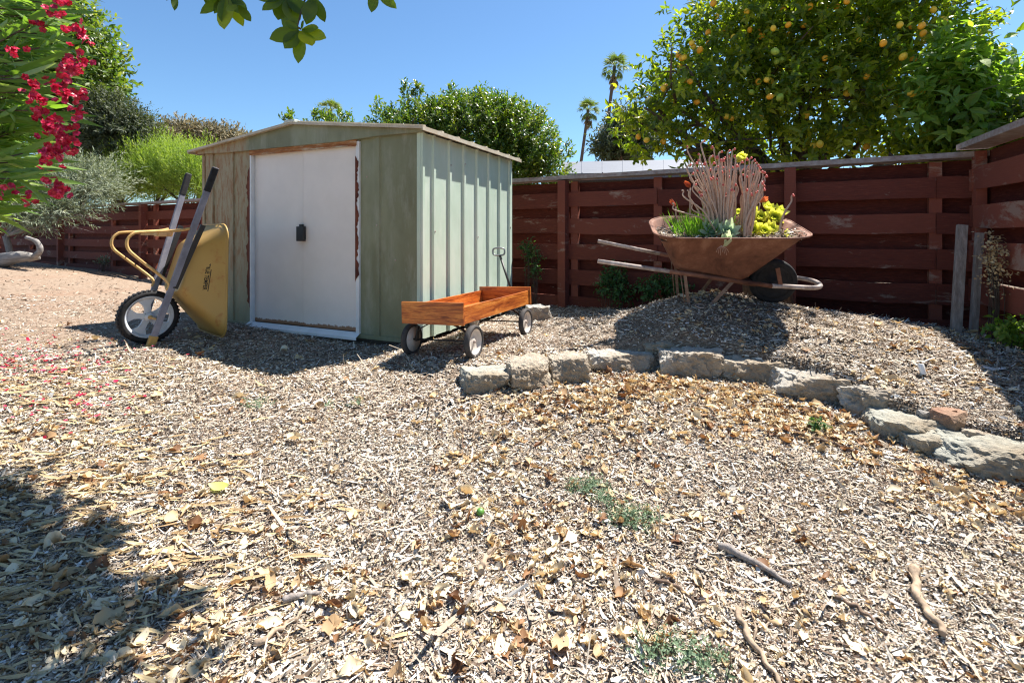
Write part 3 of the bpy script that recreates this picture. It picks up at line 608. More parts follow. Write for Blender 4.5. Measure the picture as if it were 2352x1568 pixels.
# ------------------------------------------------------------------ wagon
def wagon():
    o0 = Vector((-.32, 3.30, 0)); Wd = Vector((-.429, .2, -.019)); Wl = Wd.length; w_ = Wd.normalized()
    Ld = Vector((.539, .97, 0)); Ll = Ld.length; l_ = Ld.normalized(); l_ = (l_ - w_ * l_.dot(w_)).normalized(); n_ = l_.cross(w_).normalized()
    if n_.z < 0: n_ = -n_
    r = empty('wooden_wagon', (-.3, 3.8, 0), 0, 'varnished wooden pull wagon with white rimmed wheels beside the shed', 'wagon')
    base = Vector((-.3, 3.8, 0)); M = Matrix((l_, w_, n_)).transposed().to_4x4(); M.translation = Vector((-.32, 3.30, .23)) - base
    # local: x along the length, y across (left), z up; floor at z=0
    def part(name, mb, mat, bev=.002, parent=r):
        o = mb.build(name, mat, parent, bev); o.matrix_local = M; return o
    part('end_board', MB().box(-.018, 0, -.012, Wl + .012, -.004, .147), M_WOODE)
    part('end_board', MB().box(Ll, Ll + .018, -.012, Wl + .012, -.004, .147), M_WOODE)
    part('side_board', MB().box(.001, Ll - .001, 0, .018, .0, .115), M_WOOD)
    part('side_board', MB().box(.001, Ll - .001, Wl - .018, Wl, .0, .115), M_WOOD)
    part('wagon_floor', MB().box(.001, Ll - .001, .019, Wl - .019, .002, .016), M_WOOD)
    def gz(px, py, D): return P(px, py, D)
    Mi = M.inverted()
    wheels = []
    for lx, side, rr in ((.10, 0, .112), (.10, 1, .112), (Ll - .13, 0, .112), (Ll - .13, 1, .112)):
        yy = -.018 if side == 0 else Wl + .018
        c = M @ Vector((lx, yy, -.1)); wx, wy = c.x + base.x, c.y + base.y
        c = Vector((c.x, c.y, 0)); c.z = Gz(wx, wy) + rr - .004; wheels.append(Mi @ c)
    for i, (cl, side) in enumerate(zip(wheels, (0, 1, 0, 1))):
        sg = -1 if side == 0 else 1
        wh = bpy.data.objects.new('wheel', None); COL.objects.link(wh); wh.parent = r; wh.matrix_local = M @ Matrix.Translation(cl) @ Matrix.Rotation(RAD(90) * sg * -1, 4, 'X')
        t = .112
        mb = MB(); mb.lathe([(t - .026, -.018), (t - .012, -.022), (t - .003, -.016), (t, 0), (t - .003, .016), (t - .012, .022), (t - .026, .018), (t - .026, -.018)], None, 40); mb.build('tyre', M_TYRE, wh)
        mb = MB(); mb.lathe([(0, .002), (.02, .002), (.03, -.002), (.07, -.004), (.078, .006), (.086, .014), (.089, .016), (.089, -.016), (0, -.016)], None, 36); mb.build('rim', M_CRIM, wh)
        mb = MB(); mb.lathe([(0, .014), (.007, .014), (.012, .009), (.013, .0)], None, 16); mb.build('hub_cap', M_TUBE, wh)
    for a, b in ((0, 1), (2, 3)):
        c0, c1 = wheels[a], wheels[b]
        mb = MB(); mb.tube([c0, c1], .006, 8)
        mid = (c0 + c1) / 2; top = -.006
        pth = smooth_path([c0 + Vector((0, .03, .0)), Vector((c0.x, c0.y + .07, (c0.z) * .45)), Vector((mid.x, mid.y - .06, top)), Vector((mid.x, mid.y + .06, top)), Vector((c1.x, c1.y - .07, c1.z * .45)), c1 - Vector((0, .03, 0))], 5)
        vs = []
        for p in pth:
            for dx, dz in ((-.014, 0), (.014, 0), (.014, -.006), (-.014, -.006)): vs.append(p + Vector((dx, 0, dz)))
        mb.add(vs, [(i * 4 + j, i * 4 + (j + 1) % 4, i * 4 + 4 + (j + 1) % 4, i * 4 + 4 + j) for i in range(len(pth) - 1) for j in range(4)])
        if a == 0: mb.obox(Vector((c0.x + .02, mid.y, -.004)), Vector((c0.x + .32, mid.y, -.03)), (0, 1, 0), .02, .006); mb.obox(Vector((c0.x, c1.y - .06, c1.z * .3)), Vector((c0.x, c1.y - .045, c1.z - .012)), (1, 0, 0), .03, .012)
        part('axle_frame', mb, M_BLACK, 0)
    # drawbar standing up at the back with its loop handle
    b0 = P(1182, 690, 4.5) - base; tpv = P(1148, 586, 4.62) - base; top = P(1146, 578, 4.62) - base
    mb = MB(); mb.tube([b0, tpv], .0105, 8); mb.build('drawbar', M_BLACK, r)
    ax = Vector((1, 0, 0)); az = (tpv - b0).normalized(); hp = []
    cc = tpv + az * .035
    for k in range(24):
        a = 2 * math.pi * k / 24; sx = math.copysign(abs(math.cos(a)) ** .6, math.cos(a)) * .055; sz = math.copysign(abs(math.sin(a)) ** .6, math.sin(a)) * .034; hp.append(cc + ax * sx + Vector((0, .1, 1)).normalized() * sz)
    mb = MB(); mb.tube(hp + [hp[0], hp[1]], .008, 8, caps=False); mb.build('loop_handle', plain('dull_steel', (.22, .24, .24), .4, .6), r)
wagon()

# ------------------------------------------------------------------ planter wheelbarrow
M_LEG = m_rust('leg_rust', (.10, .06, .04), (.22, .135, .09), (.34, .24, .17), 14); KP = 1.14; pb0 = Vector((.60 * KP, 3.50 * KP, CAMZ + (.715 - CAMZ) * KP)); pa = Vector((.985, -.17, 0)).normalized(); pbv = Vector((.17, .965, .2)).normalized(); pcv = pa.cross(pbv).normalized(); pbv = pcv.cross(pa).normalized()
pw = empty('planter_wheelbarrow', (1.5, 3.5, .3), 0, 'old rusty wheelbarrow used as a succulent planter on top of the mound', 'wheelbarrow')
PO = Vector((1.5, 3.5, .3))
def PW(a, b, c): return pb0 + (pa * a + pbv * b + pcv * c) * KP          # world
def PL(b, a, c): return PW(a, b, c) - PO                          # for tray(): lat, along, up
tray([(.50, .92, .17, .05, lambda a, b: -.085 - (a - .5) * .17), (.49, .95, .19, .06, lambda a, b: -.062 - (a - .5) * .17), (.385, 1.27, .30, .17, lambda a, b: .145 + .03 * (b > 0) * b / .3), (.36, 1.30, .315, .18, lambda a, b: .152 + .03 * (b > 0) * b / .3)], PL, M_TRAY, pw)
for sg in (-1, 1):
    def rp(a): return PW(a, sg * (.30 - .19 * min(a, 1.3) / 1.3), -.0 - .178 * a)
    m = MB(); m.tube([rp(0) - PO, rp(.45) - PO], .0155, 12); m.build('handle', M_TUBE, pw)
    m = MB(); m.tube([rp(.45) - PO, rp(1.1) - PO], .0165, 12); m.build('frame_rail', M_TRAY, pw)
    m = MB(); m.obox(rp(1.16) - PO + pcv * .0, rp(1.13) - PO + pcv * .14, pa, .028, .008); m.build('wheel_strap', M_TRAY, pw)
    tpL = rp(.55); f = Vector((tpL.x + .03, tpL.y - .02 * 0, 0)); f.z = Gz(f.x, f.y) - .02; f2 = PW(.70, sg * .2, 0); f2.z = Gz(f2.x, f2.y) - .02
    m = MB(); m.obox(tpL - PO, f - PO, pa, .022, .01); m.obox(rp(.86) - PO, f2 - PO, pa, .024, .008); m.tube([tpL - PO + pa * -.03, f - PO + Vector((-.03, 0, .02))], .004, 6); m.build('leg', M_LEG, pw)
nose = [PW(1.1, -(.30 - .19 * 1.1 / 1.3), -.178 * 1.1), PW(1.22, -.118, -.205), PW(1.34, -.11, -.212), PW(1.41, -.075, -.216), PW(1.435, 0, -.216), PW(1.41, .075, -.216), PW(1.34, .11, -.212), PW(1.22, .118, -.205), PW(1.1, (.30 - .19 * 1.1 / 1.3), -.178 * 1.1)]
m = MB(); m.tube([p - PO for p in smooth_path(nose, 6)], .0165, 12); m.build('nose_loop', M_TUBE, pw)
wl = PW(1.15, .0, -.205); Mq = Matrix.Translation(wl - PO) @ pbv.to_track_quat('Z', 'Y').to_matrix().to_4x4(); pwh = bpy.data.objects.new('wheel', None); COL.objects.link(pwh); pwh.parent = pw
t = .172; m = MB(); m.lathe([(t - .04, -.03), (t - .02, -.038), (t - .004, -.02), (t, -.012), (t - .003, -.008), (t, -.004), (t, .004), (t - .003, .008), (t, .012), (t - .004, .02), (t - .02, .038), (t - .04, .03), (t - .04, -.03)], Mq, 44); m.build('tyre', M_RUBBER, pwh)
m = MB(); m.lathe([(0, -.045), (.02, -.045), (.025, -.01), (.11, -.012), (.132, -.028), (.132, .028), (.11, .012), (.025, .01), (.02, .045), (0, .045)], Mq, 32); m.build('rim', M_RUBBER, pwh)
m = MB(); m.obox(PW(.62, -.02, -.13) - PO, PW(1.0, -.0, -.195) - PO, pbv, .30, .02); m.build('cross_brace', M_TRAY, pw)
# soil in the tray and rubble at its front corner
gs = []; fs = []; na, nb = 40, 22
for i in range(na):
    for j in range(nb):
        a = .40 + (1.235 - .40) * i / (na - 1); b = -.275 + .55 * j / (nb - 1); k = max(abs(i / (na - 1) * 2 - 1), 0) ** 4
        b *= (1 - .25 * k); h_ = .112 + .012 * mnoise.noise(Vector((a * 14, b * 14, 3))) + .008 * mnoise.noise(Vector((a * 45, b * 45, 3))); gs.append(PW(a, b, h_ + (.0)))
for i in range(na - 1):
    for j in range(nb - 1): fs.append((i * nb + j, (i + 1) * nb + j, (i + 1) * nb + j + 1, i * nb + j + 1))
M_SOIL = plain('potting_soil', (.16, .115, .085), .95, 0, .1, .6, 60, .6)
o = MB().add(gs, fs, True).build('potting_soil', M_SOIL); tag(o, 'dry potting soil and bark filling the rusty wheelbarrow', 'soil', kind='stuff')
r2 = np.random.default_rng(5); n = 900; a = .41 + .82 * r2.random(n); b = (r2.random(n) * 2 - 1) * .25; pts_ = np.array([PW(x_, y_, .118 + .012 * r2.random()) for x_, y_ in zip(a, b)])
extra = np.array([PW(1.14 + .11 * r2.random(), -.24 + .16 * r2.random(), .135 + .035 * r2.random()) for _ in range(160)]); pts_ = np.concatenate([pts_, extra]); n = len(pts_)
T = rdir(r2, n); T[:, 2] *= .3; Nn = unit(np.array([[0, -.2, 1.0]]) + r2.normal(size=(n, 3)) * .5)
V, Fq, t = ribbons(pts_, T, Nn, .022 * np.exp(r2.normal(size=n) * .4), .009, (.7, 1, .6), .4, 0, 2, True, .4, r2.random(n)); o = npmesh('bark_mulch', V, Fq, M_CHIP, t); tag(o, 'bark chips and debris lying on the soil inside the wheelbarrow', 'mulch', kind='stuff')

def rock(name, center, size, seed, mat, label, rz=0.0, cat='stone', group=None, cuts=15, rough=.15, tilt=(0, 0)):
    import bmesh
    bm = bmesh.new(); bmesh.ops.create_cube(bm, size=2.0); bmesh.ops.subdivide_edges(bm, edges=bm.edges[:], cuts=30, use_grid_fill=True)
    r = np.random.default_rng(seed); planes = []
    for _ in range(cuts):
        n_ = Vector(r.normal(size=3)); n_.z *= .55; n_.normalize(); planes.append((n_, .80 + .28 * r.random() + .35 * (abs(n_.x) + abs(n_.y) + abs(n_.z) - 1)))
    off = Vector(r.normal(size=3) * 20)
    for v in bm.verts:
        p = v.co.copy(); q = p.normalized() * 1.18; p = p.lerp(q, .13)
        for n_, d_ in planes:
            e = p.dot(n_) - d_
            if e > 0: p -= n_ * e
        sm = Vector((p.x * size[0], p.y * size[1], p.z * size[2])) * 6
        k = 1 + rough * mnoise.noise(sm * .8 + off) + rough * .8 * mnoise.noise(sm * 2.5 + off) + rough * .55 * mnoise.noise(sm * 7 + off) + rough * .3 * mnoise.noise(sm * 16 + off)
        v.co = Vector((p.x * k * size[0], p.y * k * size[1], p.z * (k + .10 * mnoise.noise(sm * 3.1 - off)) * size[2]))
    me = bpy.data.meshes.new(name); bm.to_mesh(me); bm.free(); me.materials.append(mat)
    me.polygons.foreach_set('use_smooth', [False] * len(me.polygons))
    ss_ = me; o = bpy.data.objects.new(name, me); COL.objects.link(o); o.location = center; o.rotation_euler = (tilt[0], tilt[1], rz); tag(o, label, cat, group)
    return o
# stone edging (left, right, top, bottom of each stone as it is seen, height, depth, material, turn)
ST = [(1061, 1161, 836, 906, .10, .24, 2, .15, 'small greenish stone at the left end of the curved edging'),
      (1156, 1260, 822, 903, .14, .22, 1, .1, 'blocky buff edging stone just right of the greenish end stone'),
      (1264, 1350, 811, 886, .135, .20, 1, -.05, 'squat square edging stone in front of a gap left of the long pitted slab'),
      (1338, 1508, 800, 858, .10, .22, 0, .08, 'long pitted pale slab in the edging, left of the wheelbarrow shadow'),
      (1483, 1584, 758, 812, .07, .28, 2, -.3, 'flat bluish stone half in the shadow behind the edging'),
      (1518, 1660, 797, 872, .14, .22, 0, -.12, 'thick angular edging stone right below the shaded flat stone'),
      (1660, 1803, 808, 884, .12, .24, 1, -.2, 'sloping buff edging stone below the front of the planter shadow'),
      (1784, 1946, 850, 928, .13, .24, 0, -.15, 'wide wedge shaped edging stone overhanging a pile of dry leaves'),
      (1922, 2124, 880, 966, .13, .26, 0, -.25, 'largest craggy edging stone with a flat rough top'),
      (2018, 2138, 952, 1028, .10, .22, 2, -.1, 'rounded greenish grey stone below the largest craggy one'),
      (2074, 2172, 1006, 1056, .085, .16, 2, -.05, 'small flat topped stone wedged between two grey stones'),
      (2176, 2300, 992, 1050, .09, .22, 0, -.2, 'pale lichen spotted slab resting behind the big lower right slab'),
      (2176, 2420, 1010, 1116, .115, .30, 2, -.35, 'big grey green slab at the lower right end of the edging')]
for i, (l_, r_, t_, b_, h_, d_, mt, rz, lab) in enumerate(ST):
    mid = (l_ + r_) / 2; D = hit(mid, b_ - 6).y; wd = (r_ - l_) / F * (D + d_ * .4); x = (mid - CX) / F * (D + d_ * .45)
    z0 = CAMZ - (b_ - CY) / F * D; h_ *= 1.12; o = rock('edging_stone', (x, D + d_ * .5, z0 + h_ * .42), (wd * (.50 + .03 * math.sin(i * 3.7)), d_ * .60, h_ * .62), 20 + i, M_ST[mt], lab, rz, 'stone', 'stones of the curved garden edging', tilt=(.05 * math.sin(i * 2.1), .05 * math.cos(i * 1.7)))
h = hit(2205, 988); rock('rock', (h.x, h.y + .05, h.z + .015), (.07, .06, .05), 61, M_STRED, 'smooth reddish rock above the lower end of the stone edging', .3, 'rock', cuts=8, rough=.08)
h = hit(2135, 965); rock('rock', (h.x, h.y + .02, h.z + .01), (.03, .025, .018), 62, M_STW, 'tiny pale stone beside the reddish rock', 0, 'rock', cuts=4, rough=.05)
h = hit(1238, 738); rock('rock', (h.x, h.y + .1, h.z + .05), (.115, .09, .085), 63, M_STW, 'whitish boulder behind the rear wheel of the wagon', .2, 'rock', cuts=6)
h = hit(2121, 866); m = MB(); m.tube([(0, 0, 0), (.0, .02, .055)], [.014, .016], 12); o = m.build('plastic_cap', plain('white_plastic', (.82, .82, .8), .4, var=.05), None, .002); o.location = (h.x, h.y, h.z + .012); tag(o, 'small white plastic tube lying on the mulch slope at right', 'plastic tube')
h = hit(1103, 1190); m = MB(); m.lathe([(0, -.016), (.008, -.014), (.015, -.006), (.0165, 0), (.015, .007), (.008, .014), (0, .018)], Matrix.Rotation(RAD(70), 4, 'Y'), 20); o = m.build('green_fruit', plain('lime_skin', (.10, .24, .04), .4), None); o.location = (h.x, h.y, h.z + .02); tag(o, 'small unripe green citrus fruit lying on the mulch', 'fruit')
h = hit(505, 1138); V, Fq, t = ribbons(np.array([[h.x, h.y, h.z + .03]]), np.array([[1, -.15, 0.0]]), np.array([[0, -.5, 1.0]]), .10, .042, (.1, .7, 1, .95, .6, .05), 1.3, .25, 3, True, .3, np.array([1.0]))
o = npmesh('yellow_leaf', V, Fq, leafmat('lime_leaf', [(0, (.45, .55, .12)), (1, (.62, .68, .2))], .3), t, smooth=True); tag(o, 'curled yellow green leaf lying alone on the mulch at left', 'leaf')
# sticks
for (a, b, c, d, rr, lab, mt) in ((1655, 1268, 1815, 1365, .011, 'flat split grey stick lying in the right foreground', 0), (2085, 1315, 2170, 1480, .012, 'thick gnarled stick at the lower right of the mulch', 1), (1690, 1420, 1800, 1590, .008, 'long bent twig running off the bottom of the yard view', 1),
                                  (1800, 1000, 1960, 1045, .008, 'dark broken branch lying below the wedge shaped stone', 2), (1095, 1325, 1140, 1275, .009, 'short hooked brown stick in the middle foreground', 1), (1500, 1345, 1620, 1400, .005, 'thin dark twig left of the split grey stick', 2),
                                  (2190, 790, 2352, 870, .005, 'long thin twig on the slope below the side fence', 2), (590, 1500, 700, 1410, .007, 'pale curved twig at the edge of the dappled shade', 1), (1920, 1385, 2040, 1470, .005, 'slim straight twig between the two big sticks', 2), (650, 1400, 740, 1380, .009, 'short pale wood splinter at the lower left', 0)):
    p0 = hit(a, b); p1 = hit(c, d); r3 = np.random.default_rng(int(a)); n = 9; pp = []
    side = Vector((p1.y - p0.y, p0.x - p1.x, 0)).normalized(); L = (p1 - p0).length
    for k in range(n):
        t_ = k / (n - 1); q = p0.lerp(p1, t_) + side * (.10 * L * math.sin(t_ * 3.1 + a) * .5 + r3.normal() * .006 * (mt > 0)); q.z = Gz(q.x, q.y) + rr * .6 + .012 + .01 * r3.random(); pp.append(q)
    m = MB(); m.tube(smooth_path(pp, 3), [rr * 1.3 * (1 - .45 * k / ((n - 1) * 3)) * (1 + .12 * r3.normal()) for k in range((n - 1) * 3 + 1)], 8)
    if mt == 1 and rr > .007: q = pp[4]; m.tube([q, q + Vector((.03, .04, .012)), q + Vector((.04, .09, .02))], [rr * .5, rr * .4, rr * .2], 6)
    o = m.build('stick', [M_GREYWOOD, plain('tan_stick', (.36, .27, .19), .9, 0, .1, .4, 30, .5), plain('dark_stick', (.16, .11, .08), .9, 0, .1, .4, 30, .5)][mt]); tag(o, lab, 'stick', 'sticks lying on the mulch')

# ------------------------------------------------------------------ succulents in the planter
def rosette(mb_parts, c, axis, R, n, wide, rngl, cup=.6, th=.0, t0=0.0, t1=1.0):
    axis = np.array(axis, float); axis /= np.linalg.norm(axis); e1 = np.cross(axis, [0.3, .9, .1]); e1 /= np.linalg.norm(e1); e2 = np.cross(axis, e1)
    k = np.arange(n); a = k * 2.39996; f = k / (n - 1)                       # inner -> outer
    elev = RAD(80) - RAD(75) * f * (1 - cup * .6); rad = e1[None] * np.cos(a)[:, None] + e2[None] * np.sin(a)[:, None]
    T = rad * np.cos(elev)[:, None] + axis[None] * np.sin(elev)[:, None]; N = axis[None] * np.cos(elev)[:, None] - rad * np.sin(elev)[:, None]
    R = R * 1.25; L = R * (.35 + .65 * f); C = np.array(c)[None] + rad * (R * .05); 
    mb_parts.append(ribbons(C, T, N, L, L * wide, (.28, .55, .85, 1.0, .92, .55, .08), .5, .28, 3, False, 0, t0 + (t1 - t0) * np.clip(f + rngl.normal(size=n) * .1, 0, 1)))
M_AEO = leafmat('aeonium', [(0, (.30, .40, .06)), (.5, (.58, .62, .10)), (1, (.78, .76, .22))], .5, .4, .4, (1.3, 1.3, .6))
M_BLUE = leafmat('blue_succulent', [(0, (.22, .34, .25)), (.6, (.42, .54, .42)), (1, (.62, .68, .48))], .4, .4, .4, (1.2, 1.3, .9))
M_REDR = leafmat('red_rosette', [(0, (.45, .30, .08)), (.6, (.60, .26, .10)), (1, (.66, .16, .10))], .35, .4, .4, (1.3, 1, .6))
M_STALK = plain('stalk', (.50, .36, .27), .6, 0, .3, .2, 40)
M_GSUC = leafmat('finger_succulent', [(0, (.09, .22, .02)), (.6, (.18, .36, .035)), (1, (.34, .50, .09))], .35, .4, .4, (1.3, 1.5, .5))
def onplane(px, py, off=0.0):
    """where that line of sight meets the soil of the planter"""
    nrm = pcv; p0 = PW(.8, 0, .115 + off); d = Vector(((px - CX) / F, 1, -(py - CY) / F)); t_ = (p0 - Vector((0, 0, CAMZ))).dot(nrm) / d.dot(nrm); return Vector((0, 0, CAMZ)) + d * t_
rs = np.random.default_rng(11); M_TIP = plain('red_tip', (.58, .13, .11), .5, 0, .4, .2, 50)
# tall stalks (spent flower-like stems with red tips)
stk = empty('stalk_succulent', PW(.75, 0, .11), 0, 'dense cluster of tall beige stems with curled red tips in the wheelbarrow', 'succulent'); so_ = Vector(stk.location)

def stalk(base, tip, rr, bend, head=True):
    stm = MB(); tipsm = MB()
    rr = rr * (.82 + .38 * rs.random())
    side = Vector((tip.x - base.x, 0, 0)); mid = base.lerp(tip, .6); mid.x = base.x + (tip.x - base.x) * .45
    wob = Vector((rs.normal() * .008, rs.normal() * .006, 0)); hook = tip + Vector((bend * (.006 + .010 * rs.random()), -.006, .009)); pth = smooth_path([base, base.lerp(mid, .5) + wob, mid - wob * .6, tip + Vector((-bend * .003, 0, -.04)), tip, hook], 4); n = len(pth)
    stm.tube([p - so_ for p in pth], [rr * (1.15 - .45 * min(1, 1.6 * k / (n - 1)) + .10 * (k > n - 4)) for k in range(n)], 8)
    d = (pth[-1] - pth[-3]).normalized(); q = d.to_track_quat('Z', 'Y').to_matrix().to_4x4(); q.translation = pth[-1] - so_
    if head: ks = .65 + .5 * rs.random(); tipsm.lathe([(.005 * ks, -.008), (.010 * ks, .0), (.0125 * ks, .007), (.009 * ks, .010), (.005 * ks, .005), (0, .004)], q, 9)
    ob = stm.build('stem', M_STALK, stk)
    if head: tipsm.build('tip', M_TIP, ob)
bases = [(1655, 540), (1670, 545), (1640, 535), (1690, 545), (1705, 530), (1715, 545), (1660, 525)]
tips_base = [(1580, 340), (1612, 328), (1640, 342), (1596, 378), (1598, 395), (1606, 372), (1622, 380), (1618, 402), (1631, 362), (1636, 378), (1642, 386), (1652, 352), (1645, 400), (1657, 372), (1660, 366), (1665, 372), (1682, 346),
        (1672, 350), (1676, 362), (1653, 398), (1632, 430), (1652, 425), (1664, 428), (1642, 412), (1625, 415), (1668, 395), (1672, 410), (1678, 388), (1690, 400), (1700, 376), (1704, 392), (1712, 370), (1722, 366), (1728, 372), (1733, 378), (1737, 384),
        (1742, 390), (1745, 398), (1752, 400), (1756, 408), (1748, 420), (1738, 430), (1726, 404), (1716, 396), (1708, 420), (1700, 405), (1694, 428), (1685, 440), (1676, 450), (1661, 455), (1668, 465), (1712, 440), (1720, 450), (1730, 445), (1702, 455), (1608, 358), (1588, 402), (1752, 440),
        (1662, 478), (1680, 470), (1646, 470), (1690, 385), (1618, 440), (1724, 425)]
tips = tips_base + [(a_ + rs.normal() * 8, b_ + 12 + abs(rs.normal()) * 22) for a_, b_ in tips_base[::2]]
for i, (tx, ty_) in enumerate(tips):
    bx = (1652 + (tx - 1620) * .35 if tx < 1695 else 1712 + (tx - 1725) * .2) + rs.normal() * 5; b = onplane(bx, 528 + rs.random() * 18); tD = b.y + rs.normal() * .04; tp_ = P(tx, ty_, tD)
    stalk(b, tp_, .0072 + .002 * rs.random(), -1 if (tx < 1600 and ty_ < 350) else (1 if tx > 1695 else rs.choice([-1, 1])))
stalk(onplane(1790, 535), P(1818, 452, onplane(1790, 535).y), .009, 1)
for a_, b_ in (((1648, 540), (1590, 470)), ((1650, 545), (1570, 440)), ((1655, 540), (1548, 470)), ((1622, 540), (1582, 440))): stalk(onplane(*a_), P(*b_, onplane(*a_).y), .007, -1, False)
def succ(name, label, mat, specs, seed):
    r = np.random.default_rng(seed); b = onplane(specs[0][0], 530); root = empty(name, b, 0, label, 'succulent'); stm_ = MB()
    for (px, py, dz, R, n, wide, axis, cup) in specs:
        px, py = (px - 13, py + 13) if name.startswith('yellow') and px > 1700 else (px, py)
        b = onplane(px, min(max(py, 520), 538)); c = P(px, py, b.y + dz); pr = []; rosette(pr, c, axis, R, n, wide, r, cup)
        V, Fq, t = join(pr); npmesh('rosette', V - np.array(root.location), Fq, mat, t, root, smooth=True)
        f = Vector((c.x * .9 + root.location.x * .1, b.y + .02, onplane(px, 545).z)); stm_.tube([p - root.location for p in smooth_path([f, f.lerp(c, .5) + Vector((.006, .01, 0)), c], 4)], .003 if R > .1 else .006, 6)
    stm_.build('stem', M_STALK, root); return root
succ('yellow_rosette_succulent', 'bright yellow green rosette succulents at the right side of the wheelbarrow', M_AEO, [(1788, 492, -.03, .085, 36, .66, (-.1, -.8, .5), .6), (1762, 504, 0, .08, 34, .66, (-.4, -.6, .6), .6), (1742, 482, .04, .075, 30, .64, (-.5, -.6, .6), .5),
     (1738, 520, -.06, .085, 36, .64, (-.2, -.8, .5), .3), (1775, 472, .05, .075, 28, .64, (.1, -.5, .8), .6), (1806, 508, -.03, .07, 28, .64, (.5, -.6, .5), .5), (1814, 530, -.08, .055, 34, .34, (.5, -.6, .5), .5), (1725, 500, 0, .065, 24, .64, (-.6, -.5, .6), .5), (1692, 492, .1, .05, 22, .6, (-.1, -.6, .6), .6), (1800, 480, .03, .075, 28, .64, (.3, -.6, .7), .6), (1765, 522, -.05, .07, 28, .64, (0, -.8, .5), .6), (1780, 516, -.06, .07, 28, .64, (.2, -.8, .5), .5), (1758, 490, -.02, .07, 28, .64, (-.1, -.8, .6), .6)], 3)
succ('tall_rosette_succulent', 'closed yellow rosette on a tall stem above the beige stalks', M_AEO, [(1692, 372, 0, .085, 34, .62, (.2, -.8, .5), 1.2)], 4)
succ('blue_rosette_succulent', 'blue green rosette succulent spilling over the front rim of the wheelbarrow', M_BLUE, [(1636, 535, -.12, .11, 26, .4, (-.4, -.8, .6), .3), (1668, 538, -.14, .10, 24, .45, (.1, -.9, .6), .4), (1660, 570, -.24, .115, 16, .42, (.0, -.7, .8), 1.2), (1700, 528, -.1, .05, 16, .5, (.5, -.6, .6), .5), (1650, 520, -.03, .06, 16, .4, (0, -.6, .8), .8)], 5)
succ('red_rosette_succulent', 'two red and yellow striped rosettes on bare stems at the left of the planter', M_REDR, [(1585, 430, .02, .085, 22, .42, (-.5, -.5, .3), 1.5), (1552, 474, 0, .075, 18, .36, (-.6, -.4, .5), 1.4), (1746, 465, .03, .06, 16, .5, (.5, -.5, .5), 1.2)], 6)
n = 420; r5 = np.random.default_rng(9); bx = 1612 + r5.normal(size=n) * 30; bx = np.clip(bx, 1552, 1672); by = 522 + r5.random(n) * 24
C = np.array([onplane(a, b) for a, b in zip(bx, by)]); T = np.stack([(bx - 1612) / 110 + r5.normal(size=n) * .22, r5.normal(size=n) * .25 - .1, np.ones(n)], 1); N = unit(r5.normal(size=(n, 3)) * (1, 1, .1)); L = .125 * np.exp(r5.normal(size=n) * .24)
V, Fq, t = ribbons(C, T, N, L, .009, (.8, 1, 1, .9, .6, .1), r5.normal(size=n) * .5, .9, 3, False, 0, r5.random(n)); o = npmesh('grass_like_succulent', V, Fq, M_GSUC, t, smooth=True); tag(o, 'bright green grass like finger succulent at the left of the wheelbarrow', 'succulent')
m = MB()
for k in range(7):
    b = P(1657, 564, onplane(1660, 545).y - .25); m.tube(smooth_path([b, b + Vector((.01 * (k - 3), -.01, -.02)), b + Vector((.014 * (k - 3) + .003, -.012, -.045 - .01 * (k % 3)))], 3), .0009, 5)
o = m.build('dangling_roots', M_STALK, None); tag(o, 'thin pale roots dangling below the blue green succulent over the rim', 'roots')
# log stump behind the planter wheel and small ring by the legs
h = P(1762, 690, 4.3); h.z = Gz(h.x, h.y); m = MB(); prof = [(0, .36 + CAMZ * 0 - h.z + .10), (.16, .46 - h.z), (.185, .45 - h.z), (.195, .10), (.20, 0), (.21, -.1)]
m.lathe(prof, None, 36); o = m.build('log_stump', m_rust('stump_bark', (.03, .02, .014), (.14, .07, .035), (.34, .19, .09), 6, sc3=(6, 6, 1))); o.location = h; tag(o, 'short dark brown log stump behind the wheel of the planter', 'stump')
for v in o.data.vertices: 
    k = 1 + .08 * mnoise.noise(Vector((v.co.x * 18, v.co.y * 18, v.co.z * 2))); v.co.x *= k; v.co.y *= k
h = hit(1608, 709); ringp = [Vector((.03 * math.cos(a * .3), .03 * math.sin(a * .3), .01 * math.sin(a * .3))) for a in range(19)]; m = MB(); m.tube(ringp, .0035, 6); o = m.build('wire_ring', M_TUBE, None); o.location = h + Vector((0, 0, .02)); tag(o, 'small loop of wire on the mulch below the planter legs', 'wire ring')

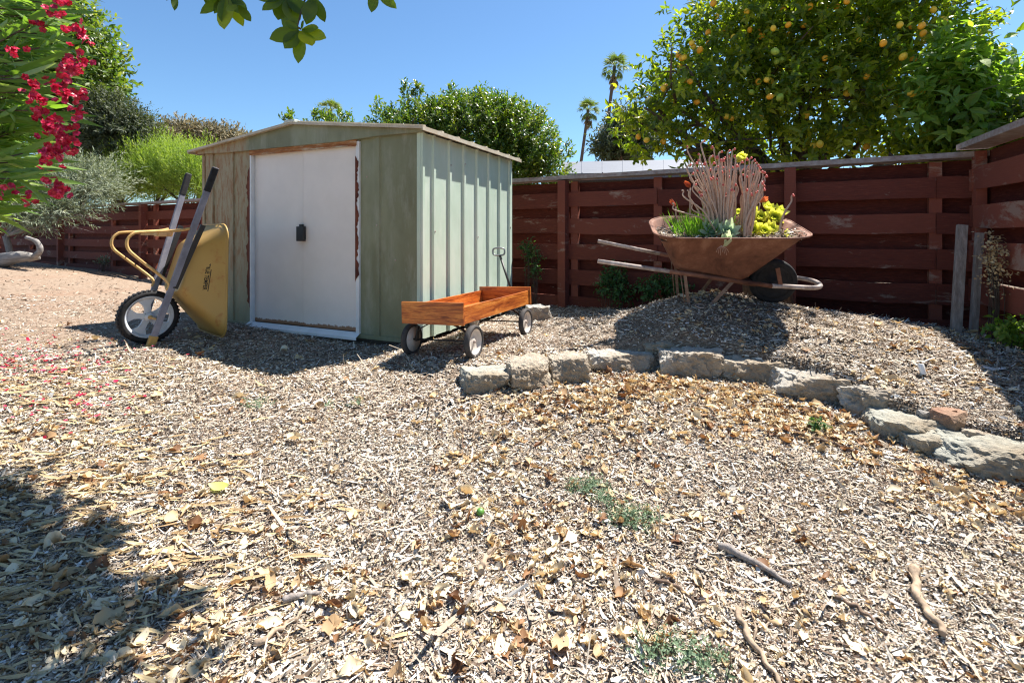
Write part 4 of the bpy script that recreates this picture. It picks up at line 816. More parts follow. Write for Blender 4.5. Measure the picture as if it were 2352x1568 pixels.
# ------------------------------------------------------------------ foliage
def blob(px, py, D, rx, ry, rd): c = P(px, py, D); return (c.x, c.y, c.z, rx / F * D, rd, ry / F * D)
def shoots(rng, blobs, n, per, slen, llen, lwid, spread=.9, up=.3, rand=.5, surf=.35, prof=(.15, .8, 1, .6, .04), curl=-.5, fold=.3, wts=None, jit=.25, outw=1.0, dirv=None, tbias=None):
    b = np.array(blobs); vol = b[:, 3] * b[:, 4] * b[:, 5] if wts is None else np.array(wts, float); pick = rng.choice(len(b), n, p=vol / vol.sum()); bb = b[pick]
    u = rdir(rng, n); rr = rng.random(n) ** surf; bump = 1 + jit * rng.normal(size=n) * .6; org = bb[:, :3] + u * (rr * bump)[:, None] * bb[:, 3:6]
    d = u * outw + rng.normal(size=(n, 3)) * rand + np.array([0, 0, up])
    if dirv is not None: d = d + np.array(dirv)
    d = unit(d); sl = slen * (.6 + .8 * rng.random(n))
    k = np.arange(per); f = (k + .5) / per
    e1 = unit(np.cross(d, rdir(rng, n))); e2 = np.cross(d, e1); ang = k[None] * 2.4 + rng.random((n, 1)) * 6.28
    rad = e1[:, None] * np.cos(ang)[..., None] + e2[:, None] * np.sin(ang)[..., None]
    sp = spread * (1 - .35 * f)[None, :, None] + rng.normal(size=(n, per, 1)) * .15
    T = d[:, None] * np.cos(sp) + rad * np.sin(sp); C = org[:, None] + d[:, None] * (sl[:, None] * f[None])[..., None] + rng.normal(size=(n, per, 3)) * llen * .08
    N = d[:, None] * np.sin(sp) - rad * np.cos(sp) + np.array([0, 0, .8]) + rng.normal(size=(n, per, 3)) * .3
    C = C.reshape(-1, 3); T = T.reshape(-1, 3); N = N.reshape(-1, 3); m = len(C); L = llen * np.exp(rng.normal(size=m) * .22)
    ts = np.repeat(rng.random(n), per) * .6 + rng.random(m) * .4
    L3 = ribbons(C, T, N, L, L * lwid, prof, curl, fold, 3, False, 0, ts)
    return L3, (org, d, sl)
def limbs(mb, base, blobs, rng, r0=.08, n=10, forks=2):
    base = Vector(base); bl = np.array(blobs); c = bl[:, :3].mean(0)
    for i in range(n):
        b = bl[rng.integers(len(bl))]; u = rdir(rng, 1)[0] * .6; tipp = Vector(b[:3] + u * b[3:6]); mid = base.lerp(tipp, .5) + Vector(rng.normal(size=3) * .12 * (tipp - base).length * .5); mid.z = base.z + (tipp.z - base.z) * .45
        pth = smooth_path([base, mid, tipp], 6); m = len(pth); rr = r0 * (.5 + .5 * rng.random()); mb.tube(pth, [rr * (1 - .85 * k / (m - 1)) for k in range(m)], 7)
        for _ in range(forks):
            s = pth[rng.integers(m // 2, m)]; e = s + Vector(rng.normal(size=3) * np.array(b[3:6]) * .6); mb.tube([s, s.lerp(e, .5) + Vector(rng.normal(size=3) * .05), e], [rr * .35, rr * .22, rr * .08], 5)
def tree(name, label, cat, mat, blobs, n, per, slen, llen, lwid, base=None, r0=.08, nl=10, seed=1, trunk=None, extra=None, group=None, barkm=None, **kw):
    r = np.random.default_rng(seed); b0 = np.array(blobs)[:, :3].mean(0); root = empty(name, (b0[0], b0[1], 0), 0, label, cat, group); off = np.array([b0[0], b0[1], 0])
    L3, _ = shoots(r, blobs, n, per, slen, llen, lwid, **kw); ps = [L3] + (extra(r) if extra else []); V, Fq, t = join(ps)
    npmesh('crown', V - off, Fq, mat, t, root, smooth=False)
    base = Vector(base) if base is not None else Vector((b0[0], b0[1], .0)); mb = MB(); split = Vector((base.x, base.y, max(base.z + .3, (np.array(blobs)[:, 2] - np.array(blobs)[:, 5]).min() - .1)))
    mb.tube([base - Vector((0, 0, .3)), base.lerp(split, .5) + Vector((.05, .03, 0)), split], [r0 * 1.25, r0 * 1.05, r0], 10); limbs(mb, split, blobs, r, r0 * .7, nl)
    mb.v = [(x - off[0], y - off[1], z) for x, y, z in mb.v]; mb.build('trunk', barkm or M_BARK, root); return root
G_LEMON = leafmat('citrus_leaf', [(0, (.04, .075, .010)), (.35, (.10, .15, .016)), (.7, (.23, .27, .025)), (1, (.46, .45, .05))], .55, .32, .5)
G_BUSH = leafmat('bush_leaf', [(0, (.035, .075, .014)), (.5, (.075, .13, .02)), (.85, (.17, .20, .03)), (1, (.30, .28, .05))], .4, .3, .5)
G_FIG = leafmat('broad_leaf', [(0, (.09, .17, .03)), (.6, (.18, .28, .05)), (1, (.36, .44, .10))], .5, .4, .4)
G_OLEA = leafmat('oleander_leaf', [(0, (.07, .14, .03)), (.55, (.16, .26, .06)), (1, (.40, .47, .24))], .42, .33, .5)
G_FEATH = leafmat('feathery_leaf', [(0, (.09, .16, .03)), (.5, (.20, .28, .06)), (1, (.34, .40, .12))], .35, .6, .2)
G_OLIVE = leafmat('olive_leaf', [(0, (.03, .045, .025)), (.6, (.07, .085, .045)), (1, (.14, .155, .085))], .25, .5, .3)
G_GREY = leafmat('grey_leaf', [(0, (.13, .15, .09)), (.6, (.24, .28, .19)), (1, (.40, .42, .32))], .25, .5, .3, (1.3, 1.3, .8))
G_YG = leafmat('yellow_green_leaf', [(0, (.05, .11, .015)), (.5, (.10, .15, .03)), (1, (.24, .26, .07))], .38, .4, .4)
G_BROWN = leafmat('tan_leaf', [(0, (.10, .10, .05)), (.6, (.22, .19, .11)), (1, (.34, .28, .18))], .25, .6, .2, (1.2, 1.1, .8))

# lemon tree
LB = [blob(*q) for q in ((1700, 40, 6.7, 120, 120, .9), (1560, 215, 6.6, 95, 95, .8), (1500, 290, 6.5, 70, 75, .7), (1640, 160, 6.7, 120, 110, 1.0), (1800, 90, 6.6, 150, 150, 1.1), (1750, 260, 6.5, 160, 110, 1.0), (1960, 60, 6.3, 150, 150, 1.1),
      (1930, 230, 6.2, 150, 120, 1.0), (2090, 120, 5.9, 120, 150, 1.0), (2080, 280, 5.7, 120, 100, .8), (1870, -120, 6.5, 260, 110, 1.2), (2120, -60, 6.0, 110, 120, .9), (1610, 330, 6.4, 110, 50, .6), (1850, 350, 6.0, 160, 40, .6), (2110, 365, 5.2, 70, 25, .3), (1470, 250, 6.6, 45, 60, .5))]
lt = tree('lemon_tree', 'large citrus tree full of yellow and orange fruit behind the fence', 'tree', G_LEMON, LB, 3800, 9, .22, .09, .46, base=(3.9, 6.9, 0), r0=.14, nl=26, seed=21, spread=1.0, up=.25, surf=.45, rand=.6, jit=.3)
# lemons: each one a part of the tree
lm = MB(); lm.lathe([(0, -.046), (.012, -.042), (.026, -.030), (.034, -.010), (.035, .004), (.030, .022), (.018, .036), (.007, .042), (0, .045)], None, 14)
M_LEM = (lambda x: (x.col(x.ramp(x.noise(1.5, 2, .5, x.vec('Object')), [(0, (.88, .36, .015)), (1, (.90, .44, .03))])).set(.4, 0, .4), x.bump(x.noise(60, 2, .5, x.vec()), .2, .003), x.m)[2])(NT('orange_skin'))
M_LEM2 = plain('lemon_skin', (.86, .52, .04), .4, 0, .4, .1); M_LEM3 = plain('unripe_skin', (.38, .48, .06), .4, 0, .4, .1)
meshes = []
for mt in (M_LEM, M_LEM2, M_LEM3):
    me = bpy.data.meshes.new('lemon'); me.from_pydata(lm.v, [], lm.f); me.polygons.foreach_set('use_smooth', lm.sm); me.materials.append(mt); meshes.append(me)
LEM = [(2140, 10), (2510, 20), (2480, 25), (2800, 30), (2700, 75), (2735, 80), (2765, 78), (2770, 100), (2772, 122), (2710, 170), (2740, 180), (2785, 200), (2765, 270), (2735, 282), (2700, 315), (2520, 200), (2475, 175), (2540, 5), (2150, 50), (2240, 35), (2280, 95), (2250, 90), (2125, 97), (2075, 130),
       (2080, 140), (2175, 85), (2370, 100), (2365, 75), (2320, 85), (2430, 105), (2410, 75), (2035, 165), (2045, 175), (2053, 172), (2095, 248), (2055, 242), (2070, 245), (2025, 310), (1990, 265), (1950, 295), (1995, 262), (2090, 306), (2275, 245), (2300, 240), (2312, 243), (2255, 277), (2310, 290), (2455, 255), (2420, 345),
       (2180, 350), (2195, 355), (2280, 345), (2170, 390), (2440, 435), (2460, 432), (2535, 380), (1915, 410), (1990, 425), (1940, 420), (1950, 516), (2570, 325), (2560, 308), (2330, 185), (2325, 155), (2345, 180), (2285, 108), (2865, 335), (2815, 405), (2540, 280), (2340, 292), (2100, 150), (2125, 130), (2040, 200), (2200, 110), (2600, 60), (2650, 130), (2600, 230), (2640, 260), (2580, 120), (2830, 60), (2600, 440), (2350, 30), (2430, 20)]
r6 = np.random.default_rng(2); lo_ = lt.location
dep = np.array(LB)
for i, (sx, sy) in enumerate(LEM):
    px, py = sx * .7656, sy * .7656; D = 5.9 if px < 1750 else 5.45 if px < 2000 else 4.95
    d = bpy.data.objects.new('lemon', meshes[0 if (i % 5) < 3 else (1 if i % 5 == 3 else 1)]); 
    if (sx, sy) in ((2325, 155), (2345, 180), (2330, 185), (2570, 325), (2560, 308), (2255, 277), (2340, 292), (2455, 255)): d.data = meshes[2]
    COL.objects.link(d); d.parent = lt; p = P(px, py, D + r6.random() * .7); d.location = p - lo_; d.rotation_euler = tuple(r6.normal(size=3) * .5); k = .98 + .15 * r6.normal() * .5; d.scale = (k, k, k * .95)
# broad leaved (fig-like) tree at the right
FBp = [blob(*q) for q in ((2190, 240, 4.9, 70, 85, .3), (2260, 235, 5.0, 70, 55, .3), (2325, 225, 5.2, 55, 38, .3), (2170, 150, 5.0, 45, 80, .25), (2225, 175, 5.1, 45, 50, .25), (2205, 310, 4.9, 60, 35, .25))]
def figx(r):
    sh = [blob(*q) for q in ((2190, 30, 5.6, 12, 60, .1), (2245, 140, 5.6, 12, 55, .1), (2200, 90, 5.6, 20, 50, .1), (2290, 195, 5.7, 18, 30, .1), (2345, 190, 5.8, 18, 30, .1))]
    return [shoots(r, sh, 60, 6, .22, .11, .42, spread=1.2, up=1.2, rand=.4)[0]]
tree('fig_tree', 'light green broad leaved tree at the right beside the lemon tree', 'tree', G_FIG, FBp, 330, 7, .24, .125, .42, base=(4.9, 5.9, 0), r0=.06, nl=12, seed=5, spread=1.2, up=.9, surf=.5, extra=figx)
# dense dark hedge behind the right corner
# rounded evergreen bush behind shed and fence
BB = [blob(*q) for q in ((1090, 315, 8.6, 150, 90, .9), (970, 320, 8.6, 95, 72, .8), (1195, 340, 8.5, 80, 85, .8), (1262, 385, 8.4, 45, 42, .5), (1020, 275, 8.6, 60, 40, .5), (1130, 265, 8.6, 80, 38, .5), (900, 300, 8.6, 45, 45, .4), (1150, 400, 8.3, 130, 60, .6), (770, 345, 8.6, 130, 62, .5))]
def bushx(r):
    sh = [blob(*q) for q in ((930, 215, 8.6, 6, 30, .06), (944, 235, 8.6, 14, 30, .1), (1036, 222, 8.6, 5, 16, .05), (1100, 215, 8.6, 7, 20, .05), (868, 255, 8.6, 8, 22, .08), (1230, 285, 8.5, 10, 25, .1), (1170, 250, 8.6, 12, 18, .1), (960, 215, 8.6, 6, 16, .05), (1306, 355, 8.4, 8, 18, .08), (722, 272, 8.6, 5, 10, .05), (748, 276, 8.6, 8, 8, .05), (790, 276, 8.6, 8, 10, .05), (662, 280, 8.6, 7, 8, .05))]
    return [shoots(r, sh, 260, 5, .12, .06, .5, spread=.7, up=1.6, rand=.25, wts=[1] * len(sh))[0]]
tree('evergreen_bush', 'large rounded glossy evergreen bush rising behind the shed', 'bush', G_BUSH, BB, 7200, 8, .15, .06, .48, base=(-.5, 8.7, -.05), r0=.10, nl=18, seed=31, spread=.9, up=.7, surf=.30, extra=bushx, rand=.45, jit=.12)
# left: tall yellow green tree, olive tree, feathery shrubs, grey shrub
tree('tall_tree', 'tall yellow green tree at the far left behind the flowering shrub', 'tree', G_YG, [blob(*q) for q in ((120, 60, 13.5, 90, 80, 1.2), (190, 130, 13.5, 60, 60, 1.0), (215, 190, 13.3, 60, 45, .9), (130, 190, 13.4, 110, 110, 1.2), (180, 240, 13.4, 60, 45, .9), (70, 120, 13.5, 90, 140, 1.2), (140, 20, 13.6, 55, 40, .7))],
     3000, 8, .35, .15, .5, base=(-13, 14, 0), r0=.2, nl=16, seed=41, up=.3, surf=.4)
tree('olive_tree', 'dark grey green olive tree left of the sky above the feathery shrubs', 'tree', G_OLIVE, [blob(*q) for q in ((270, 295, 12.9, 62, 55, .8), (240, 255, 12.9, 48, 42, .7), (305, 300, 12.9, 32, 40, .5), (300, 335, 12.9, 45, 32, .5), (225, 315, 12.9, 45, 50, .7))],
     3000, 9, .3, .085, .3, base=(-10.6, 13.4, 0), r0=.15, nl=16, seed=42, up=.2, surf=.45)
FE = ((170, 340, 14.3, 55, 60, .9), (200, 300, 14.4, 30, 35, .5), (240, 375, 13.8, 45, 40, .8), (300, 400, 13.2, 55, 50, .8), (345, 410, 13.0, 50, 55, .8), (395, 400, 12.6, 45, 60, .7), (440, 410, 12.4, 40, 55, .7), (376, 345, 13.4, 18, 18, .4), (270, 430, 13.2, 70, 40, .7), (470, 410, 12.2, 35, 55, .7))
for i, (grp, lab) in enumerate((((0, 1), 'pale feathery green shrub rising farthest left behind the fence'), ((2, 3, 8), 'feathery bright green shrub in the middle of the row behind the fence'), ((4, 7), 'feathery shrub with a small round top behind the left fence'), ((5, 6, 9), 'bright feathery shrub touching the left edge of the shed'))):
    tree('feathery_shrub', lab, 'shrub', G_FEATH, [blob(*FE[k]) for k in grp], 2600, 14, .42, .075, .16, seed=50 + i, spread=.55, up=1.5, rand=.35, surf=.4, nl=8, r0=.05, group='feathery shrubs behind the left fence')
tree('grey_shrub', 'grey green sprawling shrub overhanging the left end of the fence', 'shrub', G_GREY, [blob(*q) for q in ((60, 440, 9.6, 95, 55, .7), (150, 430, 9.8, 85, 55, .7), (210, 420, 10.2, 60, 45, .6), (40, 485, 9.0, 70, 32, .5), (105, 480, 9.2, 60, 35, .5), (185, 485, 9.4, 26, 16, .2), (85, 515, 9.0, 26, 14, .2))],
     2300, 12, .32, .075, .2, base=(-9.3, 9.2, .15), r0=.05, nl=22, seed=61, spread=.8, up=.3, surf=.55, rand=.6, barkm=M_GREYWOOD, curl=-.3)
# weathered log on the left mound
lg = MB(); a = P(-40, 600, 8.6); pts3 = [P(-60, 612, 8.6), P(0, 600, 8.6), P(45, 590, 8.6), P(92, 592, 8.7)]; lg.tube(smooth_path(pts3, 5), [.15, .15, .145, .14, .14, .135, .13, .12, .11, .10, .10, .09, .08, .07, .05, .03], 12)
lg.tube(smooth_path([P(78, 590, 8.6), P(92, 575, 8.6), P(84, 555, 8.6), P(60, 545, 8.6)], 5), [.05] * 4 + [.045] * 4 + [.04] * 4 + [.03] * 4, 9)
o = lg.build('driftwood_log', (lambda x: (x.col(x.ramp(x.noise(5, 8, .7, x.vec('Object', (1, 3, 6))), [(.3, (.12, .105, .095)), (.5, (.24, .22, .20)), (.75, (.38, .36, .34))])).set(.85, 0, .2), x.m)[1])(NT('bleached_wood'))); tag(o, 'bleached grey log lying on the dirt mound at the far left', 'log')
# distant trees
tree('distant_tree', 'thin tan leaved distant tree above the left end of the shed roof', 'tree', G_BROWN, [blob(*q) for q in ((430, 315, 34, 55, 28, 2), (490, 320, 34, 60, 26, 2), (380, 320, 34, 25, 24, 1.5), (530, 335, 34, 40, 22, 1.5))], 1900, 8, .6, .22, .4, seed=71, r0=.2, nl=14, surf=.6, up=.5, group='distant trees on the skyline')
tree('distant_tree', 'dark green distant tree between the palms and the lemon tree', 'tree', G_OLIVE, [blob(*q) for q in ((1400, 330, 26, 32, 36, 1.4), (1435, 290, 26, 35, 35, 1.4), (1460, 330, 26, 45, 40, 1.5), (1425, 350, 26, 50, 18, 1.2))], 1500, 8, .5, .2, .4, seed=72, r0=.2, nl=12, surf=.5, up=.4, group='distant trees on the skyline')
# palms
G_PALM = leafmat('palm_frond', [(0, (.17, .12, .07)), (.45, (.26, .19, .11)), (.5, (.07, .11, .035)), (1, (.17, .22, .07))], .3, .5, .3)
def palm(px, py, D, R, pxb, pyb, label, seed):
    r = np.random.default_rng(seed); c = P(px, py, D); b = P(pxb, pyb, D); d = (c - b).normalized(); foot = b - d * (b.z / d.z + .3); R = R / F * D
    root = empty('palm_tree', (foot.x, foot.y, 0), 0, label, 'palm tree', 'tall thin palms on the skyline'); off = np.array([foot.x, foot.y, 0])
    tr = MB(); off_v = Vector(off); n = 14
    tr.tube([foot.lerp(c, k / (n - 1)) - off_v for k in range(n)], [.26 - .08 * k / (n - 1) for k in range(n)], 10); tr.build('trunk', M_BARK, root)
    ps = []
    def fan(n, e0, e1, pl, bl, bw, nb_, spread, droop, t0, t1):
        phi = np.arange(n) * 2.4 + r.random(n) * .5; el = RAD(e0) + RAD(e1 - e0) * r.random(n); dirs = np.stack([np.cos(phi) * np.cos(el), np.sin(phi) * np.cos(el), np.sin(el)], 1)
        Cc = np.repeat(np.array(c)[None], n, 0) - np.array([0, 0, 1]) * (R * .25 * r.random((n, 1))); L_ = pl * R * (.8 + .4 * r.random(n)); tips_ = Cc + dirs * L_[:, None]
        fa = np.linspace(-spread, spread, nb_); side = unit(np.cross(dirs, np.array([0, 0, 1.0]) + r.normal(size=(n, 3)) * .3)); upv = np.cross(side, dirs)
        T = dirs[:, None] * np.cos(fa)[None, :, None] + side[:, None] * np.sin(fa)[None, :, None]; T[..., 2] -= droop
        t = t0 + (t1 - t0) * r.random(n); m = n * nb_
        ps.append(ribbons(np.repeat(tips_, nb_, 0), T.reshape(-1, 3), np.repeat(upv, nb_, 0), bl * R * (.8 + .4 * r.random(m)), bw * R, (.5, 1, .7, .1), -1.0, .3, 3, False, 0, np.repeat(t, nb_)))
        ps.append(ribbons(Cc, dirs, upv + 1e-3, L_, R * .035, (1, .8, .6), -.2, 0, 2, False, 0, t))
    fan(30, -15, 80, .55, .50, .06, 9, 1.25, .1, .55, 1.0)
    fan(12, -45, -15, .5, .45, .055, 8, .9, .4, .5, .8)
    fan(26, -88, -68, .75, .5, .06, 6, .5, .8, 0, .42)
    V, Fq, tt = join(ps); npmesh('fronds', V - off, Fq, G_PALM, tt, root)
palm(1412, 152, 60, 37, 1393, 300, 'taller thin palm tree on the skyline left of the lemon tree', 1)
palm(1351, 252, 66, 31, 1335, 370, 'shorter thin palm tree at the left of the pair', 2)
palm(758, 252, 48, 31, 757, 320, 'palm top just showing above the shed roof', 3)

# overhanging tree: its hanging leaves show at the top, the rest shades the lower left
G_OVER = leafmat('overhang_leaf', [(0, (.05, .09, .015)), (.6, (.13, .19, .02)), (1, (.27, .33, .035))], .6, .35, .45)
ov = empty('overhanging_branch', (-3.4, 2.6, 0), 0, 'leafy branch hanging into view along the top of the yard', 'tree branch'); oo = np.array([-3.4, 2.6, 0])
r7 = np.random.default_rng(77); ps = []
OB = [(-.85, 2.95, 2.9, .42, .14, .09), (-.50, 2.75, 2.86, .42, .12, .08), (-.22, 2.58, 2.80, .36, .09, .07), (.02, 2.50, 2.74, .33, .07, .06), (-.45, 2.42, 2.78, .42, .10, .07), (-.1, 2.30, 2.72, .35, .07, .06), (-1.2, 2.8, 2.95, .4, .25, .12)]
ps.append(shoots(r7, OB, 780, 7, .14, .10, .5, spread=1.1, up=-.1, surf=.5, prof=(.1, .7, 1, .9, .5, .04))[0])
def cluster(px, py, D, specs):
    c = P(px, py, D)
    for ex, ey, L, wdt, roll in specs:      # leaf tip offsets in frame pixels
        T = np.array([[ex, r7.normal() * 18, -ey]], float); N = np.array([[math.sin(roll), -math.cos(roll), .25]]); Lm = math.hypot(ex, ey) / F * D * 1.05
        ps.append(ribbons(np.array([[c.x, c.y, c.z]]) + T / F * D * .06, T, N, Lm, Lm * wdt, (.12, .55, .88, 1, .92, .62, .04), .35, .2, 3, False, 0, np.array([L])))
cluster(690, 68, 2.0, [(-58, 28, .35, .62, .2), (-30, 45, .3, .6, .5), (-28, -12, .4, .6, -.4), (45, 4, .7, .5, .2), (62, 28, .8, .46, -.2), (40, 62, .8, .45, .5), (-10, 68, .6, .42, .2), (20, -14, .5, .5, 0), (-5, 30, .3, .5, 1.0)])
cluster(655, -8, 2.0, [(-15, 50, .2, .7, .2), (20, 62, .3, .6, .6), (-38, 45, .3, .5, 0), (48, 40, .2, .6, .4), (5, 75, .25, .5, -.4), (-60, 12, .2, .5, .2)])
cluster(720, -10, 2.02, [(0, 85, .3, .38, .3), (22, 55, .2, .4, 0), (-20, 60, .3, .5, .7)])
cluster(520, -12, 2.05, [(-52, 42, .4, .4, .3), (12, 85, .8, .5, -.2), (-8, 65, .3, .4, .7), (50, 50, .3, .45, 0), (30, 70, .9, .35, .5), (-25, 40, .3, .5, .2), (35, 30, .2, .5, .2), (-55, 20, .2, .45, .1)])
cluster(545, 10, 2.0, [(22, 34, .3, .5, .2), (30, 18, .3, .5, .8), (-14, 30, .5, .5, .3)])
cluster(862, -25, 2.0, [(-12, 46, .3, .5, .3), (46, 48, .4, .36, 0)])
cluster(402, -22, 2.1, [(-5, 44, .1, .35, 1.0), (-18, 22, .1, .3, .5)])
cluster(470, -20, 2.1, [(5, 36, .1, .35, 1.0)])
V, Fq, t = join(ps); npmesh('leaves', V - oo, Fq, G_OVER, t, ov, smooth=True)
mb = MB(); ovv = Vector(oo)
br = [Vector((-3.4, 2.6, -.1)), Vector((-3.3, 2.55, 1.6)), Vector((-2.6, 2.45, 2.7)), Vector((-1.4, 2.7, 2.85)), Vector((-.4, 2.7, 2.78)), Vector((.25, 2.7, 2.68))]
pth = smooth_path(br, 6); mb.tube([p - ovv for p in pth], [.10 * (1 - .9 * k / (len(pth) - 1)) + .004 for k in range(len(pth))], 9)
for (px, py, D) in ((690, 68, 2.0), (655, -8, 2.0), (720, -10, 2.02), (520, -12, 2.05), (862, -25, 2.0), (402, -22, 2.1), (470, -20, 2.1)):
    e = P(px, py, D); s = min(pth, key=lambda q: (q - e).length + abs(q.x - e.x)); mb.tube([p - ovv for p in smooth_path([s, s.lerp(e, .5) + Vector((0, 0, .05)), e + Vector((0, 0, .06)), e], 4)], [.007] * 4 + [.0045] * 4 + [.003] * 5, 6)
mb.build('branch', M_BARK, ov)

# oleander with red flowers at the upper left
ol = empty('oleander_shrub', (-3.0, 2.2, 0), 0, 'oleander shrub with long narrow leaves and red flowers at upper left', 'shrub'); oo = np.array([-3.0, 2.2, 0]); r8 = np.random.default_rng(88)
ps = []; mb = MB()
for i in range(190):
    py = r8.uniform(-60, 520); lim = np.interp(py, [-60, 0, 100, 200, 300, 400, 430, 520], [170, 135, 125, 112, 95, 80, 50, 5]); px = lim - abs(r8.normal()) * 80 - r8.random() * 25; D = r8.uniform(1.9, 2.8)
    tip = P(px, py, D); st = tip + Vector((-.40 - .2 * r8.random(), r8.normal() * .1, -.03 + r8.normal() * .06)); n = 12; f = np.linspace(0, 1, n)
    d = (tip - st).normalized(); base = np.array(st)[None] + np.array(tip - st)[None] * f[:, None]; ang = np.arange(n) * 2.1 + r8.random() * 6; e1 = unit(np.cross(np.array([d]), rdir(r8, 1))); e2 = np.cross(np.array([d]), e1)
    rad = e1 * np.cos(ang)[:, None] + e2 * np.sin(ang)[:, None]; sp = .55 - .2 * f[:, None]; T = np.array([d]) * np.cos(sp) + rad * np.sin(sp); T[:, 2] *= .75; N = -rad * np.cos(sp) + np.array([d]) * np.sin(sp) + np.array([0, 0, .8])
    L = .185 * np.exp(r8.normal(size=n) * .2) ; ps.append(ribbons(base, T, N, L, L * .115, (.25, .75, 1, .95, .7, .05), -.25 + r8.normal() * .15, .3, 3, False, 0, np.clip(r8.random() * .6 + r8.random(n) * .4, 0, 1)))
    mb.tube([st - Vector(oo), tip - Vector(oo)], [.005, .003], 5)
V, Fq, t = join(ps); npmesh('foliage', V - oo, Fq, G_OLEA, t, ol, smooth=True)
for k in range(9):
    a = Vector((-3.0 + .1 * r8.normal(), 2.3 + .2 * r8.normal(), -.1)); b = P(-60 + 10 * r8.normal(), -50 + 60 * k, 2.35 + .1 * r8.normal()); mb.tube([p - Vector(oo) for p in smooth_path([a, a.lerp(b, .5) + Vector((-.12, 0, .1)), b], 5)], [.02] * 5 + [.014] * 5 + [.008], 7)
mb.build('stems', M_BARK, ol)
M_FLOW = leafmat('oleander_petal', [(0, (.30, .004, .02)), (.6, (.50, .010, .05)), (1, (.72, .06, .16))], .2, .4, .4, (1.2, .6, .8))
FL = [(185, 82, 24, 22), (168, 150, 26, 26), (150, 175, 30, 22), (135, 215, 24, 12), (180, 212, 14, 10), (125, 200, 16, 10), (178, 268, 20, 12), (80, 205, 20, 12), (95, 262, 20, 14), (120, 290, 22, 22), (145, 300, 22, 24), (155, 330, 20, 18), (110, 340, 18, 16), (115, 372, 22, 12), (125, 350, 16, 14), (135, 440, 20, 16), (120, 425, 14, 12), (20, 435, 12, 8), (125, 30, 16, 8), (145, 2, 12, 8), (90, 228, 12, 10), (35, 120, 14, 7), (60, 455, 12, 6), (95, 58, 12, 6)]
for (px, py, rp, n) in FL:
    c = P(px, py, 1.72 + .25 * r8.random()); D = c.y; nf = int(n * 1.1); cen = np.array(c)[None] + r8.normal(size=(nf, 3)) * np.array([rp, 16, rp]) / F * D * .58; ax = unit(rdir(r8, nf) + np.array([.6, -.5, -.1])); q = []
    e1 = unit(np.cross(ax, rdir(r8, nf))); e2 = np.cross(ax, e1)
    for j in range(5):
        a = 2 * math.pi * j / 5 + .2; rad = e1 * math.cos(a) + e2 * math.sin(a); q.append(ribbons(cen, rad * .85 + ax * .45, ax * .8 - rad * .4, .0125, .0115, (.25, .8, 1, .75), -.6, .2, 3, False, .5, r8.random(nf)))
    V, Fq, t = join(q); npmesh('flower_cluster', V - oo, Fq, M_FLOW, t, ol, smooth=True)

# ------------------------------------------------------------------ weeds and creepers
M_WEED = leafmat('weed_leaf', [(0, (.03, .075, .02)), (1, (.10, .19, .06))], .3, .5, .3)
M_GWEED = leafmat('grey_weed', [(0, (.10, .16, .09)), (1, (.24, .32, .2))], .25, .6, .2, (1.2, 1.3, .9))
def weeds(name, label, spots, n, llen, mat, cat='weeds', kind=None, seed=1, up=1.2, flat=.06):
    r = np.random.default_rng(seed); bl = []
    for (px, py, rx, ry) in spots: h = hit(px, py); bl.append((h.x, h.y, h.z + .02, rx, ry, flat))
    L3, _ = shoots(r, bl, n, 6, .04, llen, .5, spread=1.1, up=up, surf=.6, rand=.7); o = npmesh(name, *L3[:2], mat, L3[2]); tag(o, label, cat, kind=kind)
weeds('spurge_mat', 'low grey green weed mat spreading through the mulch at centre right', [(1350, 1128, .09, .05), (1450, 1195, .10, .07), (1385, 1160, .05, .03)], 420, .009, M_GWEED, kind='stuff', seed=2, flat=.008, up=.3)
weeds('clover_patch', 'small green clover like weeds at the bottom of the yard', [(1560, 1530, .12, .05), (1500, 1500, .05, .03), (1640, 1550, .06, .03)], 170, .010, M_GWEED, kind='stuff', seed=3, flat=.014, up=.6)
weeds('weed_tuft', 'single small green weed tuft beside the dark broken branch', [(1873, 996, .02, .02)], 24, .02, M_WEED, 'weed', seed=4, flat=.015)
weeds('pale_weeds', 'thin pale green sprouts in the sunny mulch in front of the shed', [(590, 940, .10, .05), (750, 937, .06, .03), (820, 940, .05, .03)], 60, .010, M_GWEED, kind='stuff', seed=6, flat=.008)
def wallplant(name, label, spots, n, llen, seed, mat=M_WEED, D0=None, cat='creeper'):
    r = np.random.default_rng(seed); bl = [blob(px, py, D, rx, ry, .05) for (px, py, D, rx, ry) in spots]; L3, (org, d, sl) = shoots(r, bl, n, 5, .08, llen, .6, spread=1.1, up=.4, surf=.5, rand=.6, wts=[b[3] * b[5] for b in bl])
    root = empty(name, (bl[0][0], bl[0][1], 0), 0, label, cat); off = np.array([bl[0][0], bl[0][1], 0]); npmesh('leaves', L3[0] - off, L3[1], mat, L3[2], root)
    mb = MB()
    for k in range(0, n, max(1, n // 25)):
        e = Vector(org[k]); s = Vector((e.x * .9 + bl[0][0] * .1, e.y, Gz(e.x, e.y))); mb.tube([p - Vector(off) for p in smooth_path([s, s.lerp(e, .6) + Vector((.02, 0, 0)), e], 3)], .002, 5)
    mb.build('stems', M_BARK, root)
wallplant('ivy_creeper', 'thin ivy climbing the fence boards just right of the wagon handle', [(1210, 570, 5.85, 12, 12), (1225, 600, 5.85, 14, 20), (1228, 635, 5.85, 12, 18), (1222, 585, 5.85, 14, 12)], 110, .03, 11)
wallplant('dark_creeper', 'dark leafy creeper growing at the fence foot behind the handles', [(1395, 655, 5.4, 18, 25), (1420, 640, 5.35, 18, 25), (1430, 675, 5.3, 22, 15), (1405, 620, 5.4, 8, 14)], 190, .035, 12)
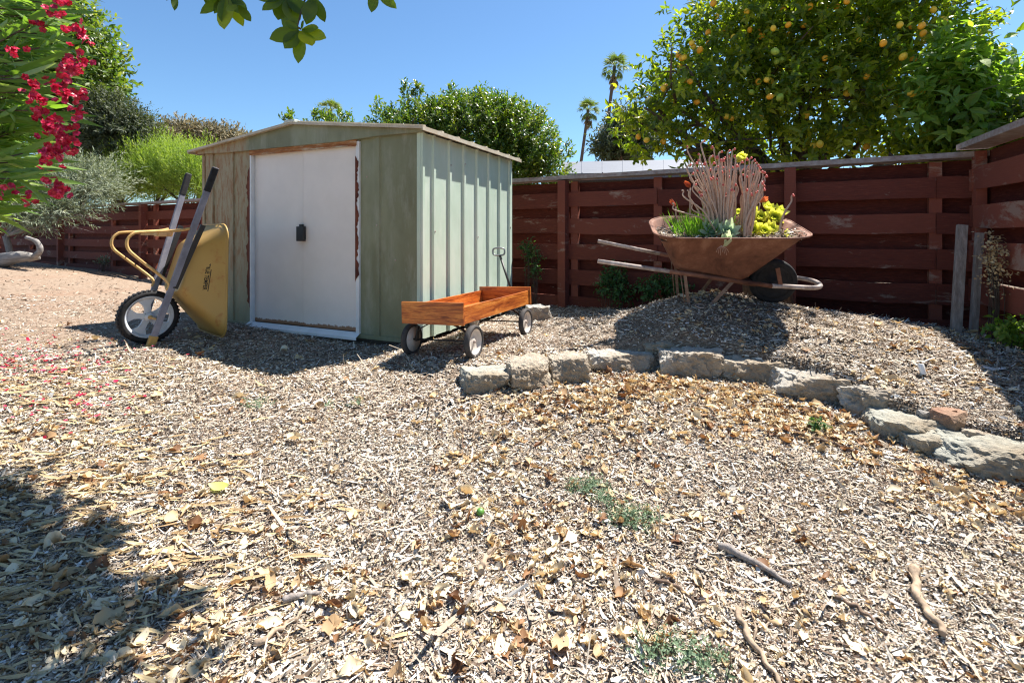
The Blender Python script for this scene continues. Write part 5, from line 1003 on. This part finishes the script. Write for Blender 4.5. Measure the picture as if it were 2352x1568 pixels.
wallplant('low_creeper', 'low shaded creeper between the dark creeper and the planter legs', [(1490, 665, 5.1, 30, 18), (1530, 655, 5.1, 20, 22), (1560, 665, 5.0, 20, 12)], 170, .035, 13)
wallplant('corner_plant', 'leafy green plant at the foot of the side fence on the right edge', [(2335, 770, 3.25, 28, 14), (2310, 760, 3.3, 15, 10)], 90, .035, 14, G_FIG, cat='plant')
wallplant('dead_vine', 'dry brown vine hanging on the side fence boards', [(2275, 560, 3.52, 10, 20), (2290, 585, 3.5, 12, 25), (2280, 630, 3.5, 12, 40)], 90, .022, 15, M_STRAW, cat='vine')
wallplant('fence_sprout', 'small sprouting weed in front of the left fence boards', [(240, 598, 11.0, 8, 10), (232, 606, 11.0, 14, 3)], 30, .04, 16, G_GREY, cat='weed')

# ------------------------------------------------------------------ neighbouring buildings
nb = empty('grey_roofed_building', (4, 14, 0), 0, 'low building with pale grey panelled roof behind the fence', 'building')
def W(px, py, D): return P(px, py, D) - Vector((4, 14, 0))
m = MB(); a, b = W(1290, 399, 12), W(1760, 391, 12); c, d = W(1760, 362, 14.2), W(1290, 372.5, 14.2)
m.add([a, b, c, d, a - Vector((0, 0, .05)), b - Vector((0, 0, .05))], [(0, 1, 2, 3), (4, 5, 1, 0)])
for k in range(11):
    t_ = k / 10; p = a.lerp(b, t_); q = d.lerp(c, t_); m.obox(p + Vector((0, 0, .008)), q + Vector((0, 0, .008)), (1, 0, 0), .02, .02)
m.build('roof', plain('grey_roof', (.15, .155, .17), .5, 0, .4, .08, 3), nb)
m = MB(); m.box(a.x + .1, b.x, a.y + .5, a.y + 3, 0, a.z - .07); m.build('wall', plain('dark_wall', (.08, .07, .07), .8), nb)
m = MB(); m.obox(a - Vector((0, 0, .11)), b - Vector((0, 0, .11)), (0, 1, 0), .03, .12); m.build('fascia', plain('fascia', (.10, .10, .12), .6), nb)
hb = empty('neighbour_house', (5.5, 5, 0), 0, 'neighbouring house with green eave soffit rising above the side fence', 'house'); ho = Vector((5.5, 5, 0))
e0 = P(2262, 264, 5.3); e0.z = 1.95; e1 = e0 + D2 * 4.5; inn = Vector((.907, -.42, 0))
m = MB(); q = [e0, e1, e1 + inn * .55, e0 + inn * .55]; q = [v - ho for v in q]
m.add(q, [(0, 1, 2, 3)]); m.build('soffit', plain('green_soffit', (.20, .24, .15), .7, var=.1), hb)
m = MB(); m.obox(e0 - ho + Vector((0, 0, .07)), e1 - ho + Vector((0, 0, .07)), (0, 0, 1), .15, .025); m.build('fascia', plain('green_fascia', (.26, .30, .19), .6, var=.1), hb)
m = MB(); q = [e0, e1, e1 + inn * 3 + Vector((0, 0, 1.0)), e0 + inn * 3 + Vector((0, 0, 1.0))]; m.add([v - ho + Vector((0, 0, .15)) for v in q], [(0, 1, 2, 3)]); m.build('roof', plain('shingle', (.13, .12, .11), .9), hb)
m = MB(); q = [e0 + inn * .5, e1 + inn * .5]; m.add([Vector((q[0].x, q[0].y, 0)) - ho, Vector((q[1].x, q[1].y, 0)) - ho, q[1] - ho, q[0] - ho], [(0, 1, 2, 3)])
qq = e0 + inn * 3.5; m.add([Vector((q[0].x, q[0].y, 0)) - ho, q[0] - ho, qq - ho, Vector((qq.x, qq.y, 0)) - ho], [(0, 1, 2, 3)]); m.build('wall', plain('shaded_wall', (.16, .17, .13), .8), hb)
# dense shrub filling the gap between side fence and house
tree('dense_hedge', 'dense dark hedge between the fence corner and the house', 'hedge', G_LEMON, [blob(*q) for q in ((2230, 330, 4.9, 55, 40, .25), (2300, 300, 4.75, 50, 40, .25), (2170, 350, 5.2, 60, 50, .4), (2280, 360, 4.7, 60, 50, .25))], 900, 7, .15, .07, .45, base=(4.6, 4.9, 0), seed=95, surf=.4)
